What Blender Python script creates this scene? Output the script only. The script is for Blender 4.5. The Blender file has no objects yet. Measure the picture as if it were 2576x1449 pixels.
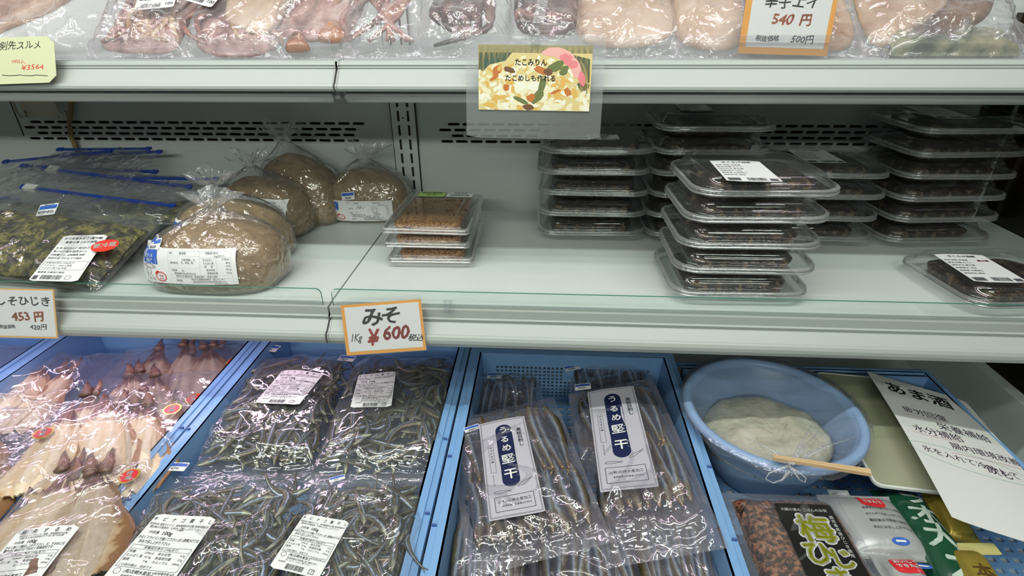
import bpy, math, random
import numpy as np
from mathutils import Vector, Matrix
from mathutils.bvhtree import BVHTree
C = bpy.context.scene.collection
SC = bpy.context.scene
PI = math.pi
R = math.radians
# ------------------------------------------------------------------ camera
W, H, F = 2576, 1449, 1380.0
CZ = 1.5                                   # eye height
PITCH, YAW, ROLL = R(27.4), R(3.7), R(-0.4)
_f = Vector((-math.sin(YAW)*math.cos(PITCH), math.cos(YAW)*math.cos(PITCH), -math.sin(PITCH)))
_r = Vector((math.cos(YAW), math.sin(YAW), 0)); _u = _r.cross(_f)
_r, _u = _r*math.cos(ROLL)+_u*math.sin(ROLL), -_r*math.sin(ROLL)+_u*math.cos(ROLL)
cd = bpy.data.cameras.new('camera'); cam = bpy.data.objects.new('camera', cd); C.objects.link(cam)
cd.sensor_width = 36; cd.lens = F/W*36; cd.clip_start = .01
m = Matrix((_r, _u, -_f)).transposed().to_4x4(); m.translation = (0, 0, CZ); cam.matrix_world = m
SC.camera = cam
# ------------------------------------------------------------------ world, lamps, exposure
SC.view_settings.view_transform = 'Standard'; SC.view_settings.look = 'None'
SC.view_settings.exposure = -0.28; SC.view_settings.gamma = 1; SC.view_settings.use_curve_mapping = False
SC.cycles.use_denoising = True
SC.cycles.transparent_max_bounces = 22; SC.cycles.max_bounces = 7; SC.cycles.diffuse_bounces = 3; SC.cycles.glossy_bounces = 3
SC.cycles.use_adaptive_sampling = True; SC.cycles.adaptive_threshold = .06; SC.cycles.adaptive_min_samples = 24
SC.cycles.caustics_reflective = False; SC.cycles.caustics_refractive = False
wd = bpy.data.worlds.new('shop'); SC.world = wd; wd.use_nodes = True
wd.node_tree.nodes['Background'].inputs[0].default_value = (.50, .55, .53, 1)
wd.node_tree.nodes['Background'].inputs[1].default_value = .26
PINK = (1.0, .73, .93); GREENISH = (.93, 1.0, .90)
def area(name, loc, aim, sx, sy, watts, col):
    l = bpy.data.lights.new(name, 'AREA'); l.shape = 'RECTANGLE'; l.size = sx; l.size_y = sy
    l.energy = watts; l.color = col
    o = bpy.data.objects.new(name, l); C.objects.link(o); o.location = loc
    o.rotation_euler = (Vector(aim)-Vector(loc)).to_track_quat('-Z', 'Y').to_euler()
    return o
# pinkish case lamp under the canopy, ceiling lamps of the shop, the lamp under the left middle shelf
area('canopy_lamp', (-.4, .62, CZ+.60), (-.4, .72, CZ-.5), 2.6, .025, 4.2, PINK)
area('canopy_lamp', (-.25, .37, CZ+.80), (-.25, .58, CZ-.6), 2.4, .035, 19.0, GREENISH)
area('ceiling_lamp', (-.9, -.5, CZ+1.25), (-.9, .6, CZ-.6), 1.2, .12, 13, GREENISH)
area('ceiling_lamp', (1.0, -.9, CZ+1.25), (1.0, .6, CZ-.6), 1.2, .12, 10, GREENISH)
area('ceiling_lamp', (-.3, -2.7, CZ+1.22), (-.3, 1.0, CZ-.3), 2.6, .15, 42, GREENISH)
area('shelf_lamp', (-1.00, .80, CZ-.466), (-1.0, .68, CZ-.7), 1.25, .02, 1.5, PINK)

# ------------------------------------------------------------------ picture -> place
def ray(x, y): return _r*((x-W/2)/F) + _u*(-(y-H/2)/F) + _f
EYE = Vector((0, 0, CZ))
def atY(x, y, Y): d = ray(x, y); return EYE + d*(Y/d.y)
def atZ(x, y, Z): d = ray(x, y); return EYE + d*(Z/d.z)      # Z relative to the eye (negative)
def frame(tl, tr, br, bl):
    """rectangle that best fits four points: matrix with origin at its centre, x to the right, y to the top, size"""
    tl, tr, br, bl = map(Vector, (tl, tr, br, bl))
    x = ((tr-tl)+(br-bl))/2; y = ((tl-bl)+(tr-br))/2
    w, h = x.length, y.length
    z = x.cross(y).normalized(); a = x.normalized(); b = y.normalized(); s1 = (a+b).normalized(); s2 = (a-b-(a-b).dot(s1)*s1).normalized()
    xn = (s1+s2).normalized(); yn = (s1-s2).normalized()
    m = Matrix((xn, yn, z)).transposed().to_4x4(); m.translation = (tl+tr+br+bl)/4
    return m, w, h
def frZ(px, Z):
    if not hasattr(Z, '__len__'): Z = (Z,)*4
    return frame(*[atZ(p[0], p[1], z) for p, z in zip(px, Z)])
def frY(px, Y):
    if not hasattr(Y, '__len__'): Y = (Y,)*4
    return frame(*[atY(p[0], p[1], z) for p, z in zip(px, Y)])

# ------------------------------------------------------------------ materials
MATS = {}
class NT:
    def __init__(s, name):
        s.m = bpy.data.materials.new(name); s.m.use_nodes = True; s.t = s.m.node_tree; s.t.nodes.clear()
        s.out = s.n('ShaderNodeOutputMaterial')
    def n(s, typ, **kw):
        nd = s.t.nodes.new(typ)
        for k, v in kw.items():
            if k.startswith('i_'): nd.inputs[int(k[2:]) if k[2:].isdigit() else k[2:]].default_value = v
            else: setattr(nd, k, v)
        return nd
    def l(s, a, b): s.t.links.new(a, b)
    def surf(s, sock): s.l(sock, s.out.inputs[0]); return s.m
def c4(c): return (c[0], c[1], c[2], 1)
def ramp(nt, stops, fac=None):
    r = nt.n('ShaderNodeValToRGB'); e = r.color_ramp.elements
    while len(e) > 1: e.remove(e[-1])
    e[0].position = stops[0][0]; e[0].color = c4(stops[0][1])
    for p, c in stops[1:]:
        k = e.new(p); k.color = c4(c)
    if fac is not None: nt.l(fac, r.inputs[0])
    return r
def noise(nt, scale, detail=3, rough=.5, dist=0, coord='Object', stretch=None):
    tc = nt.n('ShaderNodeTexCoord'); s = tc.outputs[coord]
    if stretch:
        mp = nt.n('ShaderNodeMapping'); mp.inputs['Scale'].default_value = stretch; nt.l(s, mp.inputs[0]); s = mp.outputs[0]
    n = nt.n('ShaderNodeTexNoise'); n.inputs['Scale'].default_value = scale; n.inputs['Detail'].default_value = detail
    n.inputs['Roughness'].default_value = rough; n.inputs['Distortion'].default_value = dist; nt.l(s, n.inputs['Vector'])
    return n
def mat(name, col, rough=.5, metal=0, var=None, bump=None, spec=.5, coat=0, sub=0, stretch=None):
    """var = (scale, [(pos,col)...]); bump = (scale, strength, distance)"""
    if name in MATS: return MATS[name]
    nt = NT(name); b = nt.n('ShaderNodeBsdfPrincipled')
    b.inputs['Base Color'].default_value = c4(col); b.inputs['Roughness'].default_value = rough
    b.inputs['Metallic'].default_value = metal; b.inputs['Specular IOR Level'].default_value = spec
    b.inputs['Coat Weight'].default_value = coat; b.inputs['Coat Roughness'].default_value = .12
    if sub: b.inputs['Subsurface Weight'].default_value = sub; b.inputs['Subsurface Scale'].default_value = .01
    if var:
        n = noise(nt, var[0], 5, .6, .3, stretch=stretch); nt.l(ramp(nt, var[1], n.outputs[0]).outputs[0], b.inputs['Base Color'])
    if bump:
        n = noise(nt, bump[0], 5, .6, .4, stretch=stretch); bp = nt.n('ShaderNodeBump'); bp.inputs['Strength'].default_value = bump[1]
        bp.inputs['Distance'].default_value = bump[2] if len(bump) > 2 else .002
        nt.l(n.outputs[0], bp.inputs['Height']); nt.l(bp.outputs[0], b.inputs['Normal'])
    MATS[name] = nt.surf(b.outputs[0]); return MATS[name]
def film(name, tint=(.97, .97, .98), haze=.03, gloss=1.5, rough=.06, crease=.5, ior=1.45, scale=1.0, hazecol=(.9, .9, .92)):
    """thin clear plastic: see-through, mirror-like at grazing angles, slightly milky, creased"""
    if name in MATS: return MATS[name]
    nt = NT(name)
    tr = nt.n('ShaderNodeBsdfTransparent'); tr.inputs[0].default_value = c4(tint)
    gl = nt.n('ShaderNodeBsdfGlossy'); gl.inputs['Roughness'].default_value = rough; gl.inputs[0].default_value = (1, 1, 1, 1)
    fr = nt.n('ShaderNodeLayerWeight'); fr.inputs['Blend'].default_value = .5
    if crease:
        n1 = noise(nt, 22*scale, 3, .5, 1.6)
        tc = nt.n('ShaderNodeTexCoord'); n2 = nt.n('ShaderNodeTexNoise'); n2.inputs['Scale'].default_value = 18*scale; nt.l(tc.outputs['Object'], n2.inputs['Vector'])
        vm = nt.n('ShaderNodeVectorMath'); vm.operation = 'MULTIPLY_ADD'; vm.inputs[1].default_value = (.035/scale,)*3
        nt.l(n2.outputs[1], vm.inputs[0]); nt.l(tc.outputs['Object'], vm.inputs[2])
        v = nt.n('ShaderNodeTexVoronoi'); v.feature = 'DISTANCE_TO_EDGE'; v.inputs['Scale'].default_value = 32*scale; nt.l(vm.outputs[0], v.inputs['Vector'])
        rp = nt.n('ShaderNodeMapRange'); rp.inputs['From Max'].default_value = .18; nt.l(v.outputs['Distance'], rp.inputs[0])
        ad = nt.n('ShaderNodeMath'); ad.operation = 'MULTIPLY_ADD'; ad.inputs[1].default_value = .35
        nt.l(rp.outputs[0], ad.inputs[0]); nt.l(n1.outputs[0], ad.inputs[2])
        bp = nt.n('ShaderNodeBump'); bp.inputs['Strength'].default_value = crease; bp.inputs['Distance'].default_value = .004
        nt.l(ad.outputs[0], bp.inputs['Height']); nt.l(bp.outputs[0], gl.inputs['Normal']); nt.l(bp.outputs[0], fr.inputs['Normal'])
    f0 = ((ior-1)/(ior+1))**2*gloss; pw = nt.n('ShaderNodeMath'); pw.operation = 'POWER'; pw.inputs[1].default_value = 4; nt.l(fr.outputs['Facing'], pw.inputs[0])
    mu = nt.n('ShaderNodeMath'); mu.operation = 'MULTIPLY_ADD'; mu.inputs[1].default_value = .9; mu.inputs[2].default_value = f0; mu.use_clamp = True; nt.l(pw.outputs[0], mu.inputs[0])
    mx = nt.n('ShaderNodeMixShader'); nt.l(mu.outputs[0], mx.inputs[0]); nt.l(tr.outputs[0], mx.inputs[1]); nt.l(gl.outputs[0], mx.inputs[2])
    df = nt.n('ShaderNodeBsdfDiffuse'); df.inputs[0].default_value = c4(hazecol)
    m2 = nt.n('ShaderNodeMixShader'); m2.inputs[0].default_value = haze; nt.l(mx.outputs[0], m2.inputs[1]); nt.l(df.outputs[0], m2.inputs[2])
    MATS[name] = nt.surf(m2.outputs[0]); return MATS[name]

WHITE = mat('white_enamel', (.56, .60, .57), .32, spec=.5)
SHELFTOP = mat('shelf_enamel', (.60, .655, .63), .38, var=(6, [(.3, (.575, .63, .605)), (.7, (.62, .67, .645))]))
RAIL = mat('rail_plastic', (.40, .435, .41), .40, spec=.35)
GREYRAIL = mat('grey_plastic', (.34, .36, .34), .3)
BACKP = mat('back_panel_enamel', (.60, .64, .62), .45)
BLACK = mat('dark_gap', (.008, .008, .008), .7)
DARKW = mat('dark_side_glass', (.012, .009, .007), .18, var=(3, [(.35, (.006, .005, .005)), (.7, (.03, .018, .012))]))
BLUE = mat('blue_crate_plastic', (.20, .38, .66), .33, var=(9, [(.3, (.18, .355, .63)), (.7, (.22, .41, .70))]))
BLUE2 = mat('deep_blue_plastic', (.07, .14, .36), .35)
BOWLM = mat('pale_blue_plastic', (.26, .38, .60), .35)
INK = mat('black_ink', (.012, .012, .014), .5)
INKG = mat('grey_print', (.10, .10, .11), .5)
REDINK = mat('red_ink', (.62, .045, .03), .45)
ORINK = mat('orange_ink', (.72, .19, .07), .45)
PAPER = mat('white_paper', (.78, .78, .76), .55)
LABELP = mat('label_paper', (.80, .80, .80), .35)
ORANGE = mat('orange_card', (.83, .36, .035), .45)
CREAM = mat('pale_green_card', (.55, .57, .36), .5)
BLUEP = mat('blue_print', (.045, .13, .50), .4)
NAVY = mat('navy_print', (.012, .018, .07), .4)
ZIPB = mat('blue_zip_plastic', (.02, .07, .42), .35)
FILM = film('clear_film')
FILMP = film('creased_film', haze=.045, gloss=2.6, rough=.07, crease=.8, scale=.6)
FILMS = film('smooth_film', haze=.03, gloss=1.2, rough=.05, crease=.18)
FILMM = film('twisted_film', haze=.10, gloss=2.0, rough=.12, crease=.9, scale=1.4)
PET = film('clear_rigid_plastic', tint=(.95, .96, .96), haze=.015, gloss=1.5, rough=.05, crease=0, ior=1.5)
GLASS = film('guard_glass', tint=(.955, .98, .97), haze=.01, gloss=1.0, rough=.02, crease=0, ior=1.45, hazecol=(.6, .8, .7))
GLEDGE = mat('green_glass_edge', (.05, .20, .15), .1)

# ------------------------------------------------------------------ mesh helpers
class MB:
    def __init__(s): s.v = []; s.f = []; s.mi = []; s.k = 0; s.at = {}
    def add(s, verts, faces, mi=None):
        b = len(s.v); s.v += [tuple(v) for v in verts]; s.f += [[b+i for i in f] for f in faces]
        s.mi += [s.k if mi is None else mi]*len(faces); return s
    def box(s, x0, x1, y0, y1, z0, z1):
        v = [(x, y, z) for z in (z0, z1) for y in (y0, y1) for x in (x0, x1)]
        return s.add(v, [(0, 2, 3, 1), (4, 5, 7, 6), (0, 1, 5, 4), (1, 3, 7, 5), (3, 2, 6, 7), (2, 0, 4, 6)])
    def prism(s, prof, x0, x1):               # profile (y,z) extruded along x
        n = len(prof); v = [(x0, p[0], p[1]) for p in prof]+[(x1, p[0], p[1]) for p in prof]
        f = [(i, (i+1) % n, n+(i+1) % n, n+i) for i in range(n)]+[list(range(n))[::-1], list(range(n, 2*n))]
        return s.add(v, f)
    def grid(s, P, closed_u=False, cap=False):  # P[j][i] of points
        nj, ni = len(P), len(P[0]); v = [p for row in P for p in row]; f = []
        for j in range(nj-1):
            for i in range(ni if closed_u else ni-1):
                a = j*ni+i; b = j*ni+(i+1) % ni; f.append((a, b, b+ni, a+ni))
        if cap: f.append(list(range(ni))[::-1]); f.append([(nj-1)*ni+i for i in range(ni)])
        return s.add(v, f)
    def tube(s, pts, rad, n=8, cap=True, flat=1.0):
        pts = [Vector(p) for p in pts]; rows = []; up = Vector((0, 0, 1))
        for i, p in enumerate(pts):
            t = (pts[min(i+1, len(pts)-1)]-pts[max(i-1, 0)]).normalized()
            a = up if abs(t.z) < .95 else Vector((1, 0, 0))
            sx = t.cross(a).normalized(); sy = sx.cross(t); r = rad[i] if hasattr(rad, '__len__') else rad
            rows.append([tuple(p+(sx*math.cos(q)+sy*math.sin(q)*flat)*r) for q in [2*PI*k/n for k in range(n)]])
        return s.grid(rows, True, cap)
    def build(s, name, mats, parent=None, smooth=False, mw=None, attrs=None):
        me = bpy.data.meshes.new(name); me.from_pydata(s.v, [], s.f); me.validate()
        for mm in (mats if isinstance(mats, (list, tuple)) else [mats]): me.materials.append(mm)
        if len(me.polygons) == len(s.mi): me.polygons.foreach_set('material_index', s.mi)
        if smooth: me.polygons.foreach_set('use_smooth', [True]*len(me.polygons))
        if attrs:
            for k, vals in attrs.items():
                a = me.attributes.new(k, 'FLOAT', 'POINT'); a.data.foreach_set('value', vals)
        me.update()
        o = bpy.data.objects.new(name, me); C.objects.link(o)
        if parent is not None: o.parent = parent
        if mw is not None: o.matrix_local = mw
        return o
def tag(o, label=None, cat=None, group=None, kind=None):
    if label: o['label'] = label
    if cat: o['category'] = cat
    if group: o['group'] = group
    if kind: o['kind'] = kind
    return o
def thing(name, label, cat, mw, group=None):
    o = bpy.data.objects.new(name, None); C.objects.link(o); o.empty_display_size = .02
    o.matrix_world = mw if isinstance(mw, Matrix) else Matrix.Translation(mw)
    return tag(o, label, cat, group)
def copy_obj(o, parent, mw=None):
    c = o.copy(); C.objects.link(c); c.parent = parent
    if mw is not None: c.matrix_local = mw
    return c
def kids(o): return [x for x in bpy.data.objects if x.parent == o]
def copy_tree(o, mw, label):
    r = o.copy(); C.objects.link(r); r.matrix_world = mw; r['label'] = label
    for ch in kids(o):
        c = ch.copy(); C.objects.link(c); c.parent = r
        for g in kids(ch):
            d = g.copy(); C.objects.link(d); d.parent = c
    return r
def rrect(w, d, r, n=6):
    p = []
    for cx, cy, a in ((w/2-r, d/2-r, 0), (-w/2+r, d/2-r, 90), (-w/2+r, -d/2+r, 180), (w/2-r, -d/2+r, 270)):
        for k in range(n+1): q = R(a+90*k/n); p.append((cx+r*math.cos(q), cy+r*math.sin(q)))
    return p
def fbm(x, y, seed=0, f=1.0, octs=4):
    rs = np.random.RandomState(seed); s = 0; a = 1.0
    for o in range(octs):
        for k in range(3):
            t = rs.rand()*6.28; s = s + a*np.sin((x*math.cos(t)+y*math.sin(t))*f*(1+.3*rs.rand())+rs.rand()*6.28+1.3*np.sin(f*.6*(x*math.sin(t)-y*math.cos(t))+rs.rand()*6))
        f *= 2.0; a *= .5
    return s/4
def crumple(x, y, seed, amp=.003, f=14, n=9):
    amp *= 1.35
    rs = np.random.RandomState(seed); s = 0
    for k in range(n):
        t = rs.rand()*6.28; v = (x*math.cos(t)+y*math.sin(t))*f*(.6+rs.rand())+rs.rand()*9+.35*np.sin((x*math.sin(t)-y*math.cos(t))*25+rs.rand()*6)
        rdg = (1-np.abs(2*(v-np.floor(v))-1))**5
        ms = np.clip(np.sin((x*math.sin(t)*1.3+y*math.cos(t*1.7))*16+rs.rand()*6)*1.4, 0, 1)
        s = s+rdg*ms
    return amp*(s-.15)
# ------------------------------------------------------------------ lettering
_TC = {}
def text2d(s, size, bold=0.0, align='CENTER', cond=1.0, shear=0.0):
    key = (s, align, shear)
    if key not in _TC:
        cu = bpy.data.curves.new('t', 'FONT'); cu.body = s; cu.size = 1; cu.align_x = align; cu.align_y = 'CENTER'
        cu.resolution_u = 2; cu.shear = shear; cu.space_line = 1.05
        o = bpy.data.objects.new('t', cu); C.objects.link(o)
        me = bpy.data.meshes.new_from_object(o.evaluated_get(bpy.context.evaluated_depsgraph_get()))
        _TC[key] = ([(v.co.x, v.co.y) for v in me.vertices], [tuple(p.vertices) for p in me.polygons])
        bpy.data.objects.remove(o); bpy.data.curves.remove(cu); bpy.data.meshes.remove(me)
    v, f = _TC[key]
    if bold <= .006 or size < .0035: return [(a*size*cond, b*size) for a, b in v], f
    offs = [(0, 0)]                             # a broader pen: the same strokes laid side by side
    for rr in ([bold] if bold < .035 else [bold*.35, bold*.7, bold]):
        n = 4 if bold < .015 else (6 if bold < .035 else 10)
        offs += [(rr*math.cos(2*PI*k/n+.4), rr*math.sin(2*PI*k/n+.4)) for k in range(n)]
    V, Fc = [], []
    for k, (dx, dy) in enumerate(offs):
        b0 = len(V); V += [((a+dx)*size*cond, (b+dy)*size) for a, b in v]; Fc += [tuple(b0+i for i in q) for q in f]
    return V, Fc
class Print:
    """flat ink on a surface: list of 2-d shapes with an ink slot each, laid on height function hz"""
    def __init__(s): s.mb = MB()
    def text(s, t, x, y, size, ink=0, bold=0, align='CENTER', rot=0, cond=1.0, shear=0):
        v, f = text2d(t, size, bold, align, cond, shear); c, q = math.cos(rot), math.sin(rot)
        s.mb.add([(x+a*c-b*q, y+a*q+b*c, 0) for a, b in v], f, ink); return s
    def vtext(s, t, x, y, size, ink=0, bold=0, pitch=1.0):
        for i, ch in enumerate(t): s.text(ch, x, y-i*size*pitch, size, ink, bold)
        return s
    def rect(s, x0, x1, y0, y1, ink=0, n=6):
        P = [[(x0+(x1-x0)*i/n, y0+(y1-y0)*j/n, 0) for i in range(n+1)] for j in range(n+1)]; k = s.mb.k; s.mb.k = ink; s.mb.grid(P); s.mb.k = k; return s
    def line(s, x0, y0, x1, y1, w, ink=0, n=8):
        d = Vector((x1-x0, y1-y0)); nn = Vector((-d.y, d.x)).normalized()*w/2
        P = [[(x0+d.x*i/n+nn.x*j, y0+d.y*i/n+nn.y*j, 0) for i in range(n+1)] for j in (-1, 1)]; k = s.mb.k; s.mb.k = ink; s.mb.grid(P); s.mb.k = k; return s
    def frame(s, x0, x1, y0, y1, w, ink=0):
        for a in ((x0, y0, x1, y0), (x1, y0, x1, y1), (x1, y1, x0, y1), (x0, y1, x0, y0)): s.line(*a, w, ink)
        return s
    def ring(s, x, y, rx, ry, w, ink=0, n=28, a0=0, a1=360):
        P = [[(x+(rx+j*w)*math.cos(R(a0+(a1-a0)*i/n)), y+(ry+j*w)*math.sin(R(a0+(a1-a0)*i/n)), 0) for i in range(n+1)] for j in (-.5, .5)]
        k = s.mb.k; s.mb.k = ink; s.mb.grid(P); s.mb.k = k; return s
    def disc(s, x, y, rx, ry, ink=0, n=24, wob=0):
        s.mb.add([(x+rx*(1+wob*math.sin(5*q+x*90)+wob*math.sin(9*q))*math.cos(q), y+ry*(1+wob*math.sin(7*q))*math.sin(q), 0) for q in [2*PI*i/n for i in range(n)]], [list(range(n))], ink); return s
    def poly(s, pts, ink=0): s.mb.add([(a, b, 0) for a, b in pts], [list(range(len(pts)))], ink); return s
    def barcode(s, x0, x1, y0, y1, ink=0, seed=1):
        rs = random.Random(seed); x = x0
        while x < x1:
            w = (x1-x0)/60*rs.choice((1, 1, 2)); s.rect(x, min(x+w, x1), y0, y1, ink, 1); x += w+(x1-x0)/60*rs.choice((1, 1, 2))
        return s
    def build(s, name, inks, parent, hz, eps=.0004, smooth=False):
        s.mb.v = [(x, y, hz(x, y)+eps+z) for x, y, z in s.mb.v]
        return s.mb.build(name, inks, parent)
def sheet(name, w, h, r, hz, m, parent, nx=12, ny=12, mw=None, thick=.0003):
    """a rounded-corner sheet of paper laid on hz, with thickness"""
    xs = sorted(set([-w/2+w*i/nx for i in range(nx+1)])); mb = MB(); P = []
    for i in range(nx+1):
        x = -w/2+w*i/nx; e = 0
        if r:
            dx = w/2-abs(x)
            if dx < r: e = r-math.sqrt(max(0, r*r-(r-dx)**2))
        P.append([(x, (-h/2+e)+(h-2*e)*j/ny) for j in range(ny+1)])
    top = [[(x, y, hz(x, y)+thick) for x, y in row] for row in P]; bot = [[(x, y, hz(x, y)) for x, y in row] for row in P]
    mb.grid([c[::-1] for c in top]); mb.grid(bot)
    return mb.build(name, m, parent, smooth=True, mw=mw)
flat = lambda x, y: 0.0
# ================================================================== THE CASE
def z(v): return CZ+v
ZM, ZU, ZD = -.408, -.071, -.708           # middle shelf, upper shelf, bottom deck (from the eye)
XL, XS, XR = -1.75, -.335, .925            # left end, joint between the two bays, right wall
def profile(px, Ys):                       # picture rows at x=1290 -> (Y, Z)
    return [(Y, atY(1290, y, Y).z) for y, Y in zip(px, Ys)]
def perforated(name, x0, x1, z0, z1, holes, Y, thick, m, parent):
    cu = bpy.data.curves.new(name, 'CURVE'); cu.dimensions = '2D'; cu.fill_mode = 'BOTH'; cu.extrude = thick/2
    def spl(p):
        s = cu.splines.new('POLY'); s.points.add(len(p)-1); s.use_cyclic_u = True
        for q, a in zip(s.points, p): q.co = (a[0], a[1], 0, 1)
    spl([(x0, z0), (x1, z0), (x1, z1), (x0, z1)])
    for hx, hz, hw, hh in holes:
        if hw > hh: spl([(hx+math.copysign(hw/2-hh/2, math.cos(q))+hh/2*math.cos(q), hz+hh/2*math.sin(q)) for q in [R(-82+k*18-0.0) if k < 10 else R(98+(k-10)*18) for k in range(20)]])
        else: spl([(hx-hw/2, hz-hh/2), (hx+hw/2, hz-hh/2), (hx+hw/2, hz+hh/2), (hx-hw/2, hz+hh/2)])
    t = bpy.data.objects.new('t', cu); C.objects.link(t)
    me = bpy.data.meshes.new_from_object(t.evaluated_get(bpy.context.evaluated_depsgraph_get())); bpy.data.objects.remove(t)
    me.name = name; me.materials.clear(); me.materials.append(m)
    for v in me.vertices: v.co = (v.co.x, Y-v.co.z, v.co.y)
    o = bpy.data.objects.new(name, me); C.objects.link(o); o.parent = parent
    return o
# shop floor and ceiling, and the case body
FLOORM = mat('shop_floor_vinyl', (.42, .40, .36), .35, var=(2, [(.4, (.36, .35, .32)), (.6, (.46, .44, .40))]))
o = MB().box(-4, 4, -3.5, 1.6, -.02, 0).build('floor', FLOORM); tag(o, kind='structure')
o = MB().box(-4, 4, -3.5, 1.6, CZ+1.35, CZ+1.37).build('ceiling', mat('ceiling_board', (.7, .7, .68), .8)); tag(o, kind='structure')
case = thing('refrigerated_display_case', 'tall white open refrigerated display case holding all the shelves', 'refrigerated case', (0, 1.2, 0))
cinv = Matrix.Translation((0, -1.2, 0))
def cpart(mb, name, m, par=None, label=None):
    o = mb.build(name, m, par or case)
    if (par or case) is case: o.matrix_local = cinv
    if label: o['label'] = label
    return o
rows = [(-.2255, -1.142), (-.2375, -1.161), (-.2495, -1.135), (-.2615, -1.158)]
pitch = .0316
holes = []
for zz, x0 in rows:
    x = x0
    while x+.0255 < -.388: holes.append((x+.0128, z(zz), .0255, .0056)); x += pitch
    x = x0+.932 - (0 if zz in (-.2255, -.2495) else .0)
    while x+.0255 < .80: holes.append((x+.0128, z(zz), .0255, .0056)); x += pitch
bp = perforated('back_panel', XL, XR, z(-.272), z(.02), holes, 1.18, .003, BACKP, case); bp.matrix_local = cinv
bp['label'] = 'perforated air panel'
cpart(MB().box(XL, XR, 1.176, 1.186, z(ZM-.03), z(-.272)), 'back_panel', BACKP)
cpart(MB().box(XL, XR, 1.19, 1.2, z(.02), z(.90)), 'back_panel', BACKP)
cpart(MB().box(XL, XR, 1.12, 1.13, z(ZD), z(ZM-.03)), 'back_panel', BACKP)
cpart(MB().box(XL, XR, 1.24, 1.26, .1, z(.98)), 'cabinet_back', BLACK)
cpart(MB().box(XR, XR+.05, .2, 1.25, .1, z(.98)), 'side_wall', DARKW)
cpart(MB().box(XL-.05, XL, .2, 1.25, .1, z(.98)), 'side_wall', DARKW)
cpart(MB().box(XL, XR, .26, 1.24, z(.90), z(.98)), 'canopy', WHITE)
cpart(MB().box(XL, XR, .20, .26, z(.84), z(.98)), 'canopy_front', WHITE)
cpart(MB().box(XL, XR, .24, 1.24, .1, z(ZD)), 'deck', WHITE)
cpart(MB().box(XL, XR, .16, .24, .08, z(-.62)), 'front_panel', WHITE)
cpart(MB().box(XL, XR, .20, 1.2, 0, .1), 'plinth', BLACK)
# seam line in the perforated panel
cpart(MB().box(-1.170, -1.168, 1.1775, 1.179, z(-.256), z(.0)), 'panel_seam', BLACK)
# slotted uprights
def upright(xc):
    hs = []
    zz = ZM+.012
    while zz < -.02:
        hs += [(xc-.0105, z(zz+.011), .005, .0215), (xc+.0105, z(zz+.011), .005, .0215)]; zz += .0295
    u = perforated('slotted_upright', xc-.0255, xc+.0255, z(ZM), z(.02), hs, 1.171, .003, BACKP, case); u.matrix_local = cinv
    mb = MB().box(xc-.0268, xc-.0255, 1.169, 1.18, z(ZM), z(.02)).box(xc+.0255, xc+.0268, 1.169, 1.18, z(ZM), z(.02))
    for hx in (xc-.0105, xc+.0105): mb.box(hx-.004, hx+.004, 1.1735, 1.175, z(ZM), z(.02))
    mb.box(xc-.0015, xc+.0015, 1.169, 1.1692, z(-.213), z(-.210))
    cpart(mb, 'slot_shadow_gap', BLACK, u)
upright(-.302)
cpart(MB().box(.852, XR, 1.160, 1.1745, z(ZM), z(-.02)), 'corner_reflection_sheet', DARKW)  # dark sheet added before the back wall for a dark reflection there
cpart(MB().box(.899, .906, 1.156, 1.160, z(ZM), z(-.02)), 'corner_strip', GREYRAIL)
# white inner side wall at the right of the deck
cpart(MB().box(.803, .825, .24, 1.12, z(ZD), z(-.60)), 'inner_side_wall', WHITE, None, 'low white wall beside the right basket')

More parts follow.
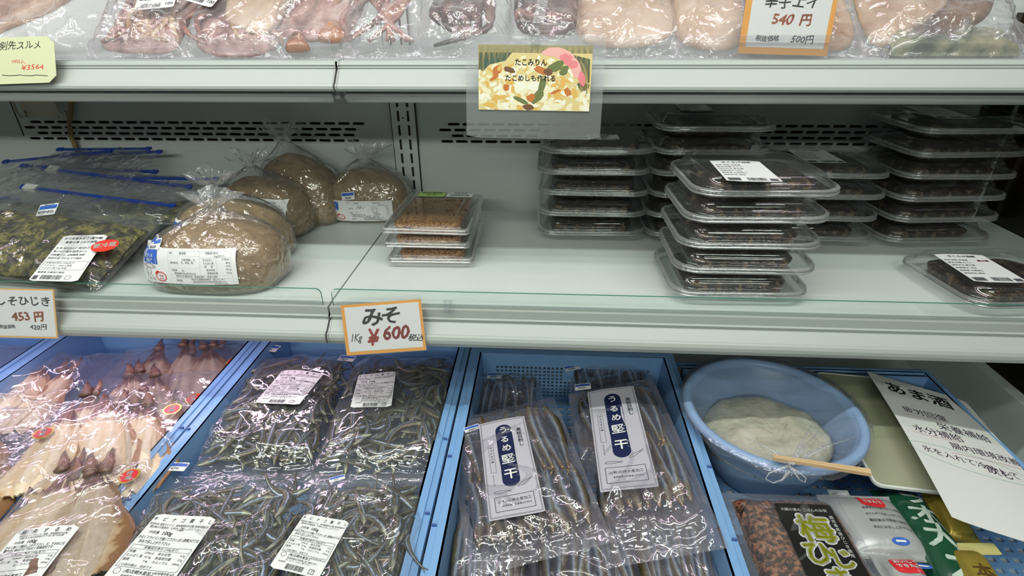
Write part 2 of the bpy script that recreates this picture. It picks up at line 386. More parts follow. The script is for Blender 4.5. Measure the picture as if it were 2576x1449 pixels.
# ------------------------------------------------------------------ shelves
def shelf_unit(label, zs, x0, x1, yf, prof, gh, gx0, gx1, guardmat, edge, lampbar):
    t = thing('display_shelf', label, 'shelf', (0, 1.0, z(zs)), 'white display shelves')
    inv = Matrix.Translation((0, -1.0, -z(zs)))
    def P(mb, n, m, par=None, sm=False):
        o = mb.build(n, m, par or t, smooth=sm); o.matrix_local = inv if par is None else Matrix.Identity(4); return o
    tf = prof[0]                                    # top front of the rail
    P(MB().box(x0, x1, yf+.012, 1.155, z(zs)-.02, z(zs)), 'shelf_board', SHELFTOP)
    # narrow tray lip where the guard stands
    P(MB().box(x0, x1, tf[0]-.002, yf+.0115, z(zs)-.018, z(zs)-.0015), 'guard_channel', RAIL)
    # price rail: back side closes the profile
    pr = [(p[0], p[1]) for p in prof]
    back = [(pr[-1][0]+.010, pr[-1][1]+.001), (tf[0]+.004, tf[1]-.004), (tf[0]+.004, tf[1])]
    P(MB().prism(pr+back, x0+.0025, x1-.0025), 'price_rail', RAIL)
    for s, xe in ((-1, x0+.0012), (1, x1-.0012)):
        P(MB().prism([(a-.0012, b) for a, b in pr]+back, xe-.0012, xe+.0012), 'rail_end_cap', GREYRAIL)
    # guard
    yg = tf[0]+.003
    mb = MB(); gz0, gz1 = z(zs)-.006, z(zs)+gh; r = .008
    ol = [(gx0, gz0), (gx1, gz0)]+[(gx1-r+r*math.cos(R(a)), gz1-r+r*math.sin(R(a))) for a in (0, 30, 60, 90)]+[(gx0+r-r*math.cos(R(a)), gz1-r+r*math.sin(R(a))) for a in (90, 60, 30, 0)]
    n = len(ol); th = .003
    mb.add([(a, yg-.0, b) for a, b in ol]+[(a, yg+th, b) for a, b in ol], [list(range(n)), list(range(n, 2*n))[::-1]])
    g = P(mb, 'front_guard', guardmat)
    mb = MB()
    ol2 = ol+[ol[0]]
    for k in range(1, n): mb.add([(ol[k][0], yg, ol[k][1]), (ol[(k+1) % n][0], yg, ol[(k+1) % n][1]), (ol[(k+1) % n][0], yg+th, ol[(k+1) % n][1]), (ol[k][0], yg+th, ol[k][1])], [(0, 1, 2, 3)])
    mb.add([(a, y_, b) for (a, b) in ol[2:-3] for y_ in (yg, yg+th)], [])
    P(mb, 'guard_edge', edge, g)
    if lampbar:
        q = []
        yb, zb = prof[-1][0]+.02, prof[-1][1]-.010
        bar = [(yb+.0075*math.cos(R(a)), zb+.0085*math.sin(R(a))) for a in range(0, 360, 30)]
        P(MB().prism(bar, x0+.008, x1-.01), 'lamp_bar', RAIL, None, True)
        P(MB().box(x0+.002, x1-.002, yb+.004, yb+.03, zb-.004, z(zs)-.02), 'lamp_housing', GREYRAIL)
    return t
def prof_from(rows_, Ys): return profile(rows_, Ys)
PM = prof_from([801, 804, 808, 811, 814, 817, 846, 849, 853, 862, 870, 877], [.7135, .711, .7095, .7105, .7115, .7085, .6935, .6905, .6885, .6865, .6865, .690])
PU = prof_from([153, 157, 163, 167, 170, 173, 176, 209, 212, 218, 225, 231], [.8285, .826, .8245, .8258, .8245, .8258, .8235, .8085, .8055, .8035, .8035, .807])
EDGE = GLEDGE
CLEARE = mat('clear_edge', (.55, .57, .56), .15)
GUARDU = film('clear_acrylic', haze=.05, gloss=1.0, rough=.03, crease=0)
shelf_unit('upper white shelf at the left, under the creamy green ¥3564 card', ZU, XL+.004, XS+.031, .828, PU, .0315, -1.7, XS+.025, GUARDU, CLEARE, True)
shelf_unit('upper white shelf at the right, carrying the rice photo card', ZU, XS+.034, XR-.002, .828, PU, .0315, XS+.041, .90, GUARDU, CLEARE, True)
shelf_unit('middle white shelf at the left with seaweed and paste bags', ZM, XL+.004, XS+.006, .7135, PM, .0265, -1.7, -.3375, GLASS, EDGE, False)
shelf_unit('middle white shelf at the right with the black food tubs', ZM, XS+.009, XR-.002, .7135, PM, .0265, -.3215, .90, GLASS, EDGE, False)
# dust strip under the upper shelves
# tan cord and beige bracket at the back left
mb = MB(); pts = [atY(x, y, 1.165) for x, y in [(176, 180), (180, 250), (179, 275), (174, 310), (178, 340), (188, 365), (200, 395), (214, 430)]]
pts = [tuple(p) for p in pts]; sm = []
for i in range(len(pts)-1):
    for k in range(4): sm.append(Vector(pts[i]).lerp(Vector(pts[i+1]), k/4))
o = mb.tube(sm, .0048, 8).build('cord', mat('tan_rubber', (.30, .20, .075), .5), smooth=True)
tag(o, 'tan cord hanging down the back panel behind the blue zip bags', 'cord')
br = thing('bracket', 'beige metal bracket with two hooks under the upper left shelf', 'bracket', Matrix.Translation(atY(100, 262, 1.14)))
BEI = mat('beige_plastic', (.60, .54, .44), .4)
MB().box(-.045, .03, .0, .004, -.028, .10).build('plate', BEI, br)
for dx in (-.055, .035):
    MB().tube([(dx, -.004, .09), (dx+.002, -.006, .01), (dx+.006, -.010, -.014), (dx+.014, -.010, -.027), (dx+.022, -.008, -.024), (dx+.023, -.006, -.012)], .0035, 7, flat=.5).build('hook', BEI, br, smooth=True)
# cast hook marks moulded on the glass guard
hk = thing('clip', 'small clear plastic hook stuck on the glass guard right of the 600 yen card', 'hook', Matrix.Translation(atY(1127, 772, .706)))
MB().tube([(-.004, 0, .009), (-.0045, 0, -.002), (-.002, 0, -.007), (.002, 0, -.0065), (.003, 0, 0), (.003, 0, .009)], .0012, 6).build('hook_wire', PET, hk, smooth=True)
MB().box(-.008, .008, .0012, .0022, -.011, .011).build('backing', PET, hk)

# ------------------------------------------------------------------ crates
def crate(label, x0, x1, y0, y1, zf, zt, body, rimw=.018, lattice=False, slits=False, open_front=True):
    t = thing('crate' if not slits else 'basket', label, 'crate', Matrix.Translation(((x0+x1)/2, (y0+y1)/2, z(zf))), None)
    cx, cy = (x0+x1)/2, (y0+y1)/2; hw, hd, h = (x1-x0)/2, (y1-y0)/2, zt-zf; th = .003; sp = .008
    def wallmb():
        mb = MB()
        fl = [(-hw+rimw+sp, -hd+rimw+sp), (hw-rimw-sp, -hd+rimw+sp), (hw-rimw-sp, hd-rimw-sp), (-hw+rimw+sp, hd-rimw-sp)]
        tp = [(-hw+rimw, -hd+rimw), (hw-rimw, -hd+rimw), (hw-rimw, hd-rimw), (-hw+rimw, hd-rimw)]
        for k in range(4):
            if (lattice and k == 2) or (slits and k == 3): continue
            a, b = fl[k], fl[(k+1) % 4]; c, d = tp[(k+1) % 4], tp[k]
            q = [(a[0], a[1], th), (b[0], b[1], th), (c[0], c[1], h), (d[0], d[1], h)]
            ctr = Vector((0, 0, 0)); nrm = Vector(((a[0]+b[0])/2, (a[1]+b[1])/2, 0)).normalized()*th
            mb.add(q+[tuple(Vector(p)+nrm) for p in q], [(0, 1, 2, 3), (7, 6, 5, 4), (0, 4, 5, 1), (3, 2, 6, 7)])
        return mb
    wallmb().build('crate_wall', body, t)
    hs = []
    if slits or lattice:
        nx = int((2*hw-.06)/.017); ny = int((2*hd-.06)/.017)
        fm = MB(); k = 0
        # floor grid of bars
        for i in range(nx+1): x = -hw+.03+i*(2*hw-.06)/nx; fm.box(x-.0035, x+.0035, -hd+.026, hd-.026, 0, th)
        for j in range(ny+1): y = -hd+.03+j*(2*hd-.06)/ny; fm.box(-hw+.026, hw-.026, y-.0045, y+.0045, .0002, th+.0002)
        fm.build('crate_floor', body, t)
    else: MB().box(-hw+.024, hw-.024, -hd+.024, hd-.024, 0, th).build('crate_floor', body, t)
    if lattice:
        hs = []; nx = int((2*hw-.09)/.0083)
        for i in range(nx):
            for j in range(9):
                hx = -hw+.05+i*.0083; hz = .006+j*.0083
                if hz > h-.012 or (hx > -.02 and hx < .02 and j > 4): continue
                hs.append((hx+.003, hz+.003, .0052, .0053))
        w_ = perforated('lattice_wall', -hw+rimw, hw-rimw, .0, h, hs, 0, .003, body, t)
        w_.matrix_local = Matrix.Translation((0, hd-rimw-.002, 0))
    if slits:
        hs = []
        for i in range(26):
            hx = -hw+.05+i*.0085
            if i % 13 in (10, 11, 12): continue
            hs.append((hx, h-.028, .0042, .018))
        w_ = perforated('slit_wall', -hw+rimw, hw-rimw, .0, h, hs, 0, .003, body, t); w_.matrix_local = Matrix.Translation((0, hd-rimw-.012, 0))
        MB().box(-hw+rimw, hw-rimw, hd-rimw-.004, hd-rimw-.002, .02, h-.004).build('slit_shade_sheet', BLACK, t)  # black sheet added as the shade behind the slits
    rm = MB()
    o_ = [(-hw, -hd), (hw, -hd), (hw, hd), (-hw, hd)]; i_ = [(-hw+rimw, -hd+rimw), (hw-rimw, -hd+rimw), (hw-rimw, hd-rimw), (-hw+rimw, hd-rimw)]
    m_ = [(-hw+rimw*.42, -hd+rimw*.42), (hw-rimw*.42, -hd+rimw*.42), (hw-rimw*.42, hd-rimw*.42), (-hw+rimw*.42, hd-rimw*.42)]
    rows_ = [[(a, b, h-.014) for a, b in o_], [(a, b, h-.0035) for a, b in o_], [(a, b, h-.0025) for a, b in m_], [(a, b, h) for a, b in m_], [(a, b, h) for a, b in i_], [(a, b, h-.006) for a, b in i_]]
    rm.grid(rows_, not slits)
    r_ = rm.build('rim', body, t)
    if not slits:
        mb = MB()
        for s in (-1, 1):
            for y in (-hd*.55, -hd*.1): mb.box(s*(hw-rimw*.2)-.003, s*(hw-rimw*.2)+.003, y, y+.002, h-.012, h+.0012)
        mb.build('rim_notch', BLUE2, t)
    return t
crate('blue crate of flattened dried squid at the far left', -.995, -.570, .36, .99, ZD+.0006, -.600, BLUE, .022)
crate('blue crate holding four packs of small silver fish', -.566, -.143, .36, .985, ZD+.0006, -.600, BLUE, .022)
crate('blue crate with a latticed back wall, full of large sardine packs', -.139, .252, .36, .905, ZD+.0006, -.600, BLUE, .022, lattice=True)
crate('large blue slotted basket at the right holding the round bowl', .2535, .735, .36, .905, ZD+.0006, -.622, BLUE, .016, slits=True)
crate('pale blue crate standing left of the squid crate', -1.43, -1.00, .36, .99, ZD+.0006, -.605, BLUE, .022)
def loc_quad(mw, px, Zs, Y=None):
    """four picture corners on a plane -> centre, size, angle in the local frame of mw"""
    inv = mw.inverted(); pl = mw.to_translation()+mw.to_3x3().col[2].normalized()*Zs; n = mw.to_3x3().col[2]
    q = []
    for a, b in px:
        d = ray(a, b); k = (pl-EYE).dot(n)/d.dot(n); q.append(inv @ (EYE+d*k))
    tl, tr, br, bl = [Vector((v.x, v.y)) for v in q]
    c = (tl+tr+br+bl)/4; x = ((tr-tl)+(br-bl))/2; y = ((tl-bl)+(tr-br))/2
    ay = math.atan2(y.y, y.x)-PI/2
    return c, x.length, y.length, math.atan2(math.sin(math.atan2(x.y, x.x))+math.sin(ay), math.cos(math.atan2(x.y, x.x))+math.cos(ay))
# ================================================================== CARDS
def card(name, label, cat, px, Ys, border, paper, fill, draw, inks, sleeve=None, group=None, thick=.0006, rad=.0):
    mw, w, h = frY(px, Ys)
    t = thing(name, label, cat, mw, group)
    MB().box(-w/2, w/2, -h/2, h/2, -thick, 0).build('card_backing' if border else 'card', border or paper, t) if not rad else sheet('card', w, h, rad, flat, paper, t, thick=thick)
    base = thick if rad else 0
    if border:
        bw = fill
        MB().box(-w/2+bw, w/2-bw*.8, -h/2+bw, h/2-bw*.8, 0, .0003).build('paper_insert', paper, t); base = .0003
    p = Print(); draw(p, w, h)
    p.mb.v = [(a+.0007*math.sin(b*260+a*90)+.0004*math.sin(b*700), b+.0006*math.sin(a*230+b*60), c) for a, b, c in p.mb.v]
    p.build('handwriting', inks, t, lambda x, y: base, .0002)
    if sleeve:
        l, r_, b, tp = sleeve
        sheet('clear_sleeve', w+l+r_, h+b+tp, .002, flat, film('sleeve_film', haze=.03, gloss=1.0, crease=0, rough=.05), t, mw=Matrix.Translation(((r_-l)/2, (tp-b)/2, base+.0008)))
    return t, w, h
def d_miso(p, w, h):
    p.text('み', -w*.13, h*.20, h*.40, 0, .028, cond=1.15, shear=.1).text('そ', w*.10, h*.21, h*.36, 0, .03, cond=1.15, shear=.15)
    p.text('1Kg', -w*.36, -h*.17, h*.21, 0, .010, shear=.3, cond=.72)
    p.text('¥', -w*.155, -h*.20, h*.44, 1, .030, shear=.25, cond=.85).text('600', w*.14, -h*.13, h*.36, 1, .035, shear=.2, cond=.98)
    p.text('税込', w*.385, -h*.25, h*.15, 0, .02, shear=.3)
card('price_card', 'orange bordered price card reading みそ 1Kg ¥600 on the middle shelf', 'price card',
     [(858, 768), (1056, 752), (1075, 882), (871, 893)], (.7035, .7035, .676, .676), ORANGE, PAPER, .0052, d_miso, [INK, REDINK], (.001, .002, .001, .007))
def d_hij(p, w, h):
    p.text('しそひじき', w*.20, h*.24, h*.21, 0, .02, cond=1.12)
    p.text('453', w*.165, -h*.07, h*.235, 1, .035, cond=1.1, shear=-.1).text('円', w*.335, -h*.07, h*.22, 1, .045)
    p.text('税抜価格', w*.02, -h*.28, h*.085, 0, .02).text('420円', w*.325, -h*.28, h*.125, 0, .02, cond=1.1)
card('price_card', 'orange bordered price card reading しそひじき 453円 at the left edge', 'price card',
     [(-125, 722), (134, 729), (147, 852), (-112, 846)], (.7035, .7035, .676, .676), mat('worn_orange_card', (.80, .45, .12), .45), PAPER, .0028, d_hij, [INK, ORINK], (.001, .006, .001, .003))
def d_ray(p, w, h):
    p.text('辛子エイ', 0, h*.165, h*.17, 0, .018, cond=1.12, shear=.1)
    p.text('540', -w*.07, -h*.05, h*.185, 1, .03, cond=1.1, shear=.15).text('円', w*.19, -h*.05, h*.165, 1, .035)
    p.text('税抜価格', -w*.20, -h*.30, h*.085, 0, .02, shear=.1).text('500円', w*.19, -h*.30, h*.125, 0, .018, shear=.1)
t, w, h = card('price_card', 'tall orange bordered card reading 辛子エイ 540円 on the upper shelf', 'price card',
     [(1890, -62), (2117, -58), (2083, 142), (1853, 133)], (.852, .852, .838, .838), ORANGE, PAPER, .0085, d_ray, [INK, ORINK], (.008, .001, .001, .003))
def d_squid(p, w, h):
    p.text('剣先スルメ', w*.12, h*.31, h*.20, 0, .006, cond=.95, shear=.15)
    p.text('1003入', w*.09, -h*.03, h*.10, 1, .004, shear=-.4)
    p.text('¥3564', w*.245, -h*.16, h*.155, 1, .006, cond=1.25)
    p.line(-w*.1, -h*.31, w*.41, -h*.345, .0009, 0)
card('price_card', 'creamy green handwritten card reading ¥3564 on the upper left shelf', 'price card',
     [(-90, 90), (128, 100), (152, 218), (-80, 204)], (.824, .821, .797, .795), None, CREAM, 0, d_squid, [INK, REDINK], rad=.010)
# food photo card in a clear sleeve
def rice_pic(p, w, h):
    rs = random.Random(5)
    cols = 9
    p.rect(-w/2, w/2, -h*.5, h*.5, 3, 1)
    p.rect(-w/2, w/2, h*.38, h*.5, 2, 1)
    p.poly([(-w*.5, h*.38), (-w*.2, h*.385), (-w*.26, h*.26), (-w*.40, h*.20), (-w*.5, h*.02)], 1)
    p.poly([(w*.28, h*.38), (w*.48, h*.30), (w*.49, -h*.05), (w*.42, -h*.12), (w*.34, h*.15)], 1)
    p.poly([(w*.36, -h*.05), (w*.49, -h*.08), (w*.48, -h*.28), (w*.42, -h*.2)], 9)
    return
FOODINK = [INK, mat('photo_teal', (.05, .17, .14), .4), mat('photo_tablecloth', (.62, .62, .40), .4),
           mat('photo_rice_yellow', (.68, .55, .24), .4), mat('photo_rice_pale', (.80, .74, .50), .4), mat('photo_rice_white', (.82, .80, .66), .4),
           mat('photo_golden', (.70, .42, .10), .4), mat('photo_orange_brown', (.52, .16, .03), .4), mat('photo_pink', (.75, .22, .24), .4), mat('photo_olive', (.14, .17, .05), .4), mat('photo_brown', (.16, .07, .03), .4), mat('photo_light_pink', (.80, .42, .38), .4)]
def d_rice(p, w, h):
    rice_pic(p, w, h); rs = random.Random(3); rel = {}
    def blob(x, y, rx, ry, ink, rot, lay):
        n = 11; c, s = math.cos(rot), math.sin(rot); pts = []
        for i in range(n):
            q = 2*PI*i/n; k = 1+rs.uniform(-.15, .15); a, b = rx*k*math.cos(q), ry*k*math.sin(q)
            pts.append((max(-w*.498, min(w*.498, x+a*c-b*s)), max(-h*.498, min(h*.498, y+a*s+b*c)), lay))
        p.mb.add(pts, [list(range(n))], ink)
    def inside(x, y):
        return y < h*(.30-.95*(x/w+.02)**2*1.1+.03*math.sin(x*300)) and not (x > w*.38 and y > -h*.2)
    lay = .00002
    for k in range(430):
        x, y = rs.uniform(-.5, .5)*w, rs.uniform(-.5, .42)*h
        if not inside(x, y): continue
        s = .8+1.0*(.4-y/h)
        blob(x, y, w*.026*s, w*.013*s, rs.choice((3, 4, 4, 5, 5, 6, 4)), rs.uniform(0, 3), lay); lay += 4e-7
    for x, y, rx, ry, ink, rot in [(.24, .36, .13, .07, 11, -.3), (.30, .27, .12, .07, 8, -.6), (.16, .40, .10, .06, 11, 0), (.36, .16, .05, .14, 11, .35), (.42, .0, .03, .10, 8, .3), (.33, .22, .05, .05, 8, 0),
                                   (.18, .18, .08, .06, 9, .4), (.26, .12, .05, .05, 9, 1), (-.33, .12, .055, .05, 7, .8), (-.31, .15, .03, .03, 6, .8), (-.22, .12, .055, .035, 10, -.3), (-.36, -.0, .05, .025, 7, .6), (.06, .12, .07, .045, 7, -.3), (.12, .10, .04, .05, 10, -.5),
                                   (-.1, -.15, .05, .10, 4, 0), (-.12, -.12, .06, .06, 5, 0), (.01, -.12, .07, .06, 5, 0), (.07, -.10, .03, .10, 9, -.3), (.03, -.28, .04, .11, 9, -.7), (-.03, -.30, .04, .05, 7, .4), (-.12, -.34, .07, .03, 9, -.4), (.19, -.20, .05, .02, 7, .4), (.3, -.2, .03, .06, 7, .5), (.36, -.22, .03, .08, 6, .3), (-.25, -.15, .03, .05, 7, 0), (-.4, -.42, .06, .03, 6, 0), (-.05, -.45, .05, .04, 10, 0), (.2, -.42, .06, .04, 4, 0), (-.3, -.3, .07, .03, 6, .2)]:
        blob(x*w, y*h, rx*w, ry*h*1.2, ink, rot, lay); lay += 4e-7
    n0 = len(p.mb.v)
    p.text('たこみりん', -w*.035, h*.235, h*.115, 0, .016, cond=.92).text('たこめしも作れる', -w*.035, -h*.005, h*.108, 0, .014, cond=.97)
    p.mb.v[n0:] = [(a, b, .0004) for a, b, c in p.mb.v[n0:]]
mw, w, h = frY([(1206, 112), (1490, 114), (1484, 279), (1201, 277)], (.800, .800, .790, .790))
t = thing('photo_card', 'yellow rice photo card reading たこみりん hanging below the upper shelf', 'sign', mw)
MB().box(-w/2, w/2, -h/2, h/2, -.0006, 0).build('card', PAPER, t)
p = Print(); d_rice(p, w, h); v0 = list(p.mb.v)
p.mb.v = [(a, b, c+.0002) for a, b, c in v0]; p.mb.build('printed_photo', FOODINK, t)
sheet('clear_sleeve', .188, .1345, .003, flat, film('sleeve_film2', haze=.10, gloss=1.2, crease=.05, rough=.05, hazecol=(.75, .78, .78)), t, mw=Matrix.Translation((.000, -.0125, -.0016)))
MB().box(-.006, .006, h/2-.0015, h/2+.012, .0012, .004).build('clip', PET, t)

# ================================================================== RIGID FOOD TUBS
def tub(name, label, cat, group, w, d, h, r, food_mat, lobes, seed, mw, lab=None, fill=.66):
    t = thing(name, label, cat, mw, group)
    def ring(zz, inset, rr=r): return [(a, b, zz) for a, b in rrect(w-2*inset, d-2*inset, max(rr-inset*.5, .006), 6)]
    zr = h*.40
    tr = MB()
    base = ring(0, .024)
    tr.grid([ring(.0015, .030), ring(0, .026), ring(.002, .022), ring(zr*.55, .0135), ring(zr*.6, .011), ring(zr-.001, .0065), ring(zr, .004), ring(zr+.0008, 0), ring(zr+.002, -.0005)], True)
    n = len(base); tr.add([p for p in ring(.0015, .030)], [list(range(n))[::-1]])
    tr.build('tray', PET, t, smooth=True)
    ld = MB()
    rows_ = [ring(zr+.0025, 0), ring(zr+.0045, .001), ring(zr+.005, .004), ring(zr+.0035, .0065), ring(zr+.0065, .0085), ring(zr+.0085, .0085), ring(zr+.0088, .0105), ring(h-.006, .0155), ring(h-.0015, .018), ring(h, .022), ring(h, .026), ring(h-.0012, .030)]
    ld.grid(rows_, True); ld.add(rows_[-1], [list(range(n))]); ld.build('lid', PET, t, smooth=True)
    # shiny rolled rim between tray and lid
    ph = rrect(w+.001, d+.001, r, 6); rm = MB()
    rm.grid([[(a, b, zr+zz) for a, b in rrect(w-2*i, d-2*i, r, 6)] for zz, i in ((-.0025, .0035), (-.002, .0), (-.0005, -.0012), (.001, -.0008), (.0016, .0014), (.0026, .0018), (.0034, -.0002), (.0050, -.0008), (.0066, .0004), (.0072, .0035))], True)
    rm.build('rim', film('rim_plastic', tint=(.90, .91, .91), haze=.16, gloss=5.5, crease=0, rough=.07, ior=1.5, hazecol=(.8, .8, .8)), t, smooth=True)
    # little studs along the lid edge
    # food
    k_in = 1 if r > .02 else .72
    rs = np.random.RandomState(seed); fm = MB(); nr, na = 12, 56
    P = []
    outl = rrect(w-.050*k_in, d-.050*k_in, r*.8, 13)
    outl = [outl[int(i*len(outl)/na)] for i in range(na)]
    top = h*fill
    for j in range(nr+1):
        q = j/nr; row = []
        for a, b in outl:
            x, y = a*q, b*q
            zz = top*(1-.10*q**4)+lobes[0]*float(fbm(np.array(x), np.array(y), seed, lobes[1], 3))
            if q > .96: zz = top*.84
            row.append((x, y, min(zz, h-.003)))
        P.append(row)
    ov = rrect(w-.058*k_in, d-.058*k_in, r*.7, 13); ov = [ov[int(i*len(ov)/na)] for i in range(na)]
    P.append([(a*.985, b*.985, h*.42) for a, b in outl]); P.append([(a, b, .003) for a, b in ov])
    P[0] = [P[0][0]]*na
    fm.grid(P, True); fm.add(P[-1], [list(range(na))[::-1]]); fm.build('food_filling', food_mat, t, smooth=True)
    if lab: lab(t, w, d, h)
    return t
SEAW = mat('black_seaweed_food', (.012, .009, .007), .22, var=(75, [(.35, (.005, .004, .003)), (.50, (.024, .015, .010)), (.58, (.075, .045, .025)), (.63, (.20, .14, .075)), (.67, (.04, .025, .015)), (.76, (.008, .007, .006))]), bump=(70, 1.0, .006), coat=.5)
FRY = mat('amber_glazed_food', (.30, .12, .03), .22, var=(230, [(.30, (.06, .02, .006)), (.48, (.26, .10, .025)), (.60, (.55, .27, .08)), (.75, (.10, .03, .01))]), bump=(210, 1.0, .006), coat=.6)
def foodlabel(seed, red=False, px=None):
    def f(t, w, d, h):
        lw, lh = .070, .070; ox, oy, oa = 0, 0, 0
        if px:
            bpy.context.view_layer.update(); c_, lw, lh, oa = loc_quad(t.matrix_world.copy(), px, h); ox, oy = c_.x, c_.y
        s = sheet('label', lw, lh, .003, lambda x, y: h+.0002, LABELP, t, nx=4, ny=2, mw=Matrix.Translation((ox, oy, 0)) @ Matrix.Rotation(oa, 4, 'Z'))
        p = Print(); rs = random.Random(seed)
        p.text('きくらげ佃煮', 0, lh*.40, .0072, 0, .02)
        for k in range(6): p.text(['名称 惣菜 内容量', '醤油 砂糖 みりん', '保存方法 要冷蔵', '栄養成分 100g', '製造者 水産加工', '原材料名 昆布'][k], -lw*.46, lh*(.26-.095*k), .0048, 0, .01, 'LEFT')
        if red: p.text('要冷蔵', lw*.30, lh*.24, .006, 1, .03)
        p.barcode(-lw*.1, lw*.25, -lh*.46, -lh*.34, 0, seed).rect(-lw*.45, -lw*.22, -lh*.46, -lh*.35, 0, 1).rect(lw*.3, lw*.45, -lh*.46, -lh*.37, 0, 1)
        p.build('printed_text', [INKG, REDINK], s, lambda x, y: h+.0005, .0003)
    return f
ORD = ['lowest', 'second lowest', 'third', 'fourth', 'fifth', 'topmost']
protos = {}
def stack(where, n, X, Y, rot, px, jit, seed, toplab=True, scale=1.0, drift=(0, 0), zlow=0):
    rs = random.Random(seed); pitch_ = .0392
    for k in range(n):
        zz = z(ZM)+.0006+k*pitch_+zlow
        mw = Matrix.Translation((X+drift[0]*k+rs.uniform(-jit, jit), Y+drift[1]*k+rs.uniform(-jit, jit), zz)) @ Matrix.Rotation(R(rot+rs.uniform(-2, 2)), 4, 'Z')
        nm = ORD[k] if k < n-1 else ('topmost' if n > 1 else '')
        lab = (f'{nm} tub of dark food, {where}' if n > 1 else where)
        if k == n-1 and toplab:
            tub('food_tub', lab, 'food container', 'clear tubs of dark food', .208, .178, .0388, .036, SEAW, (.004, 55), seed, mw, foodlabel(seed, n == 1, px))
        else:
            vr = 'p%d' % (k % 3)
            if vr not in protos: protos[vr] = tub('food_tub', lab, 'food container', 'clear tubs of dark food', .208, .178, .0388, .036, SEAW, (.004, 55), 11+k, mw)
            else: copy_tree(protos[vr], mw, lab)
def XY(px, py, zz):
    p = atZ(px, py, zz); return p
# ------------------------------------------------------------------ tub stacks on the middle shelf
def fr_(px, py, k, d=.178): p = atZ(px, py, ZM+.016+k*.0392); return p.x, p.y+d/2
x, y = fr_(1488, 576, 0); stack('stack nearest below the rice photo card', 5, x, min(y, 1.068), 0, [(1478, 338), (1552, 338), (1560, 352), (1480, 352)], .003, 1)
x, y = fr_(1796, 322, 5); stack('stack hidden behind the front stack', 6, x, min(y, 1.066), 1, [(1700, 262), (1775, 262), (1795, 280), (1712, 280)], .003, 2)
x, y = fr_(1868, 748, 0); stack('front stack at the glass guard', 5, x, max(y, .822), 2, [(1786, 405), (1912, 405), (1966, 459), (1828, 456)], .002, 3, drift=(.0016, .0004))
x, y = fr_(2090, 437, 3); stack('low stack behind right of the front stack', 4, x, min(y, 1.066), -1, [(1985, 378), (2075, 376), (2124, 410), (2028, 410)], .003, 4)
x, y = fr_(2300, 572, 0); stack('tall stack nearest the right wall', 6, min(x, .80), min(y, 1.066), 4, [(2290, 268), (2370, 268), (2440, 298), (2345, 300)], .002, 5, drift=(.001, 0))
stack('single clear tub of dark food lying alone at the front right of the shelf', 1, .712, .822, 6, [(2347, 640), (2473, 640), (2583, 712), (2455, 710)], 0, 6)
# amber food in three square tubs
def kraft_label(t, w, d, h):
    s = sheet('label', .052, .030, .001, lambda x, y: h+.0002, mat('lime_label', (.42, .62, .16), .4), t, nx=3, ny=2, mw=Matrix.Translation((-.02, d*.5-.036, 0)))
    p = Print().text('味付け落花生', 0, .005, .0065, 0, .02).text('国産 100g', 0, -.006, .005, 0, .01); p.build('printed_text', [INKG], s, lambda x, y: h+.0005, .0003)
    s = sheet('label', .050, .030, .001, lambda x, y: h+.0002, LABELP, t, nx=3, ny=2, mw=Matrix.Translation((.034, d*.5-.036, 0)))
    p = Print().text('名称 惣菜', 0, .008, .006, 0, .01).barcode(-.018, .018, -.010, .0, 0, 4); p.build('printed_text', [INKG], s, lambda x, y: h+.0005, .0003)
p0 = atZ(1078, 676, ZM)
for k in range(3):
    mw = Matrix.Translation((p0.x-.001+[.002, -.002, .001][k], p0.y+.101+[0, .003, -.002][k], z(ZM)+.0006+k*.0272)) @ Matrix.Rotation(R([1, 0, -1.5][k]), 4, 'Z')
    tub('food_tub', ['lowest flat tub of amber food in the short stack of three', 'middle flat tub of amber food in the short stack of three', 'topmost flat tub of amber food with a lime green label'][k], 'food container', 'flat tubs of amber food',
        .150, .198, .0268, .010, FRY, (.0022, 95), 30+k, mw, kraft_label if k == 2 else None, fill=.80)

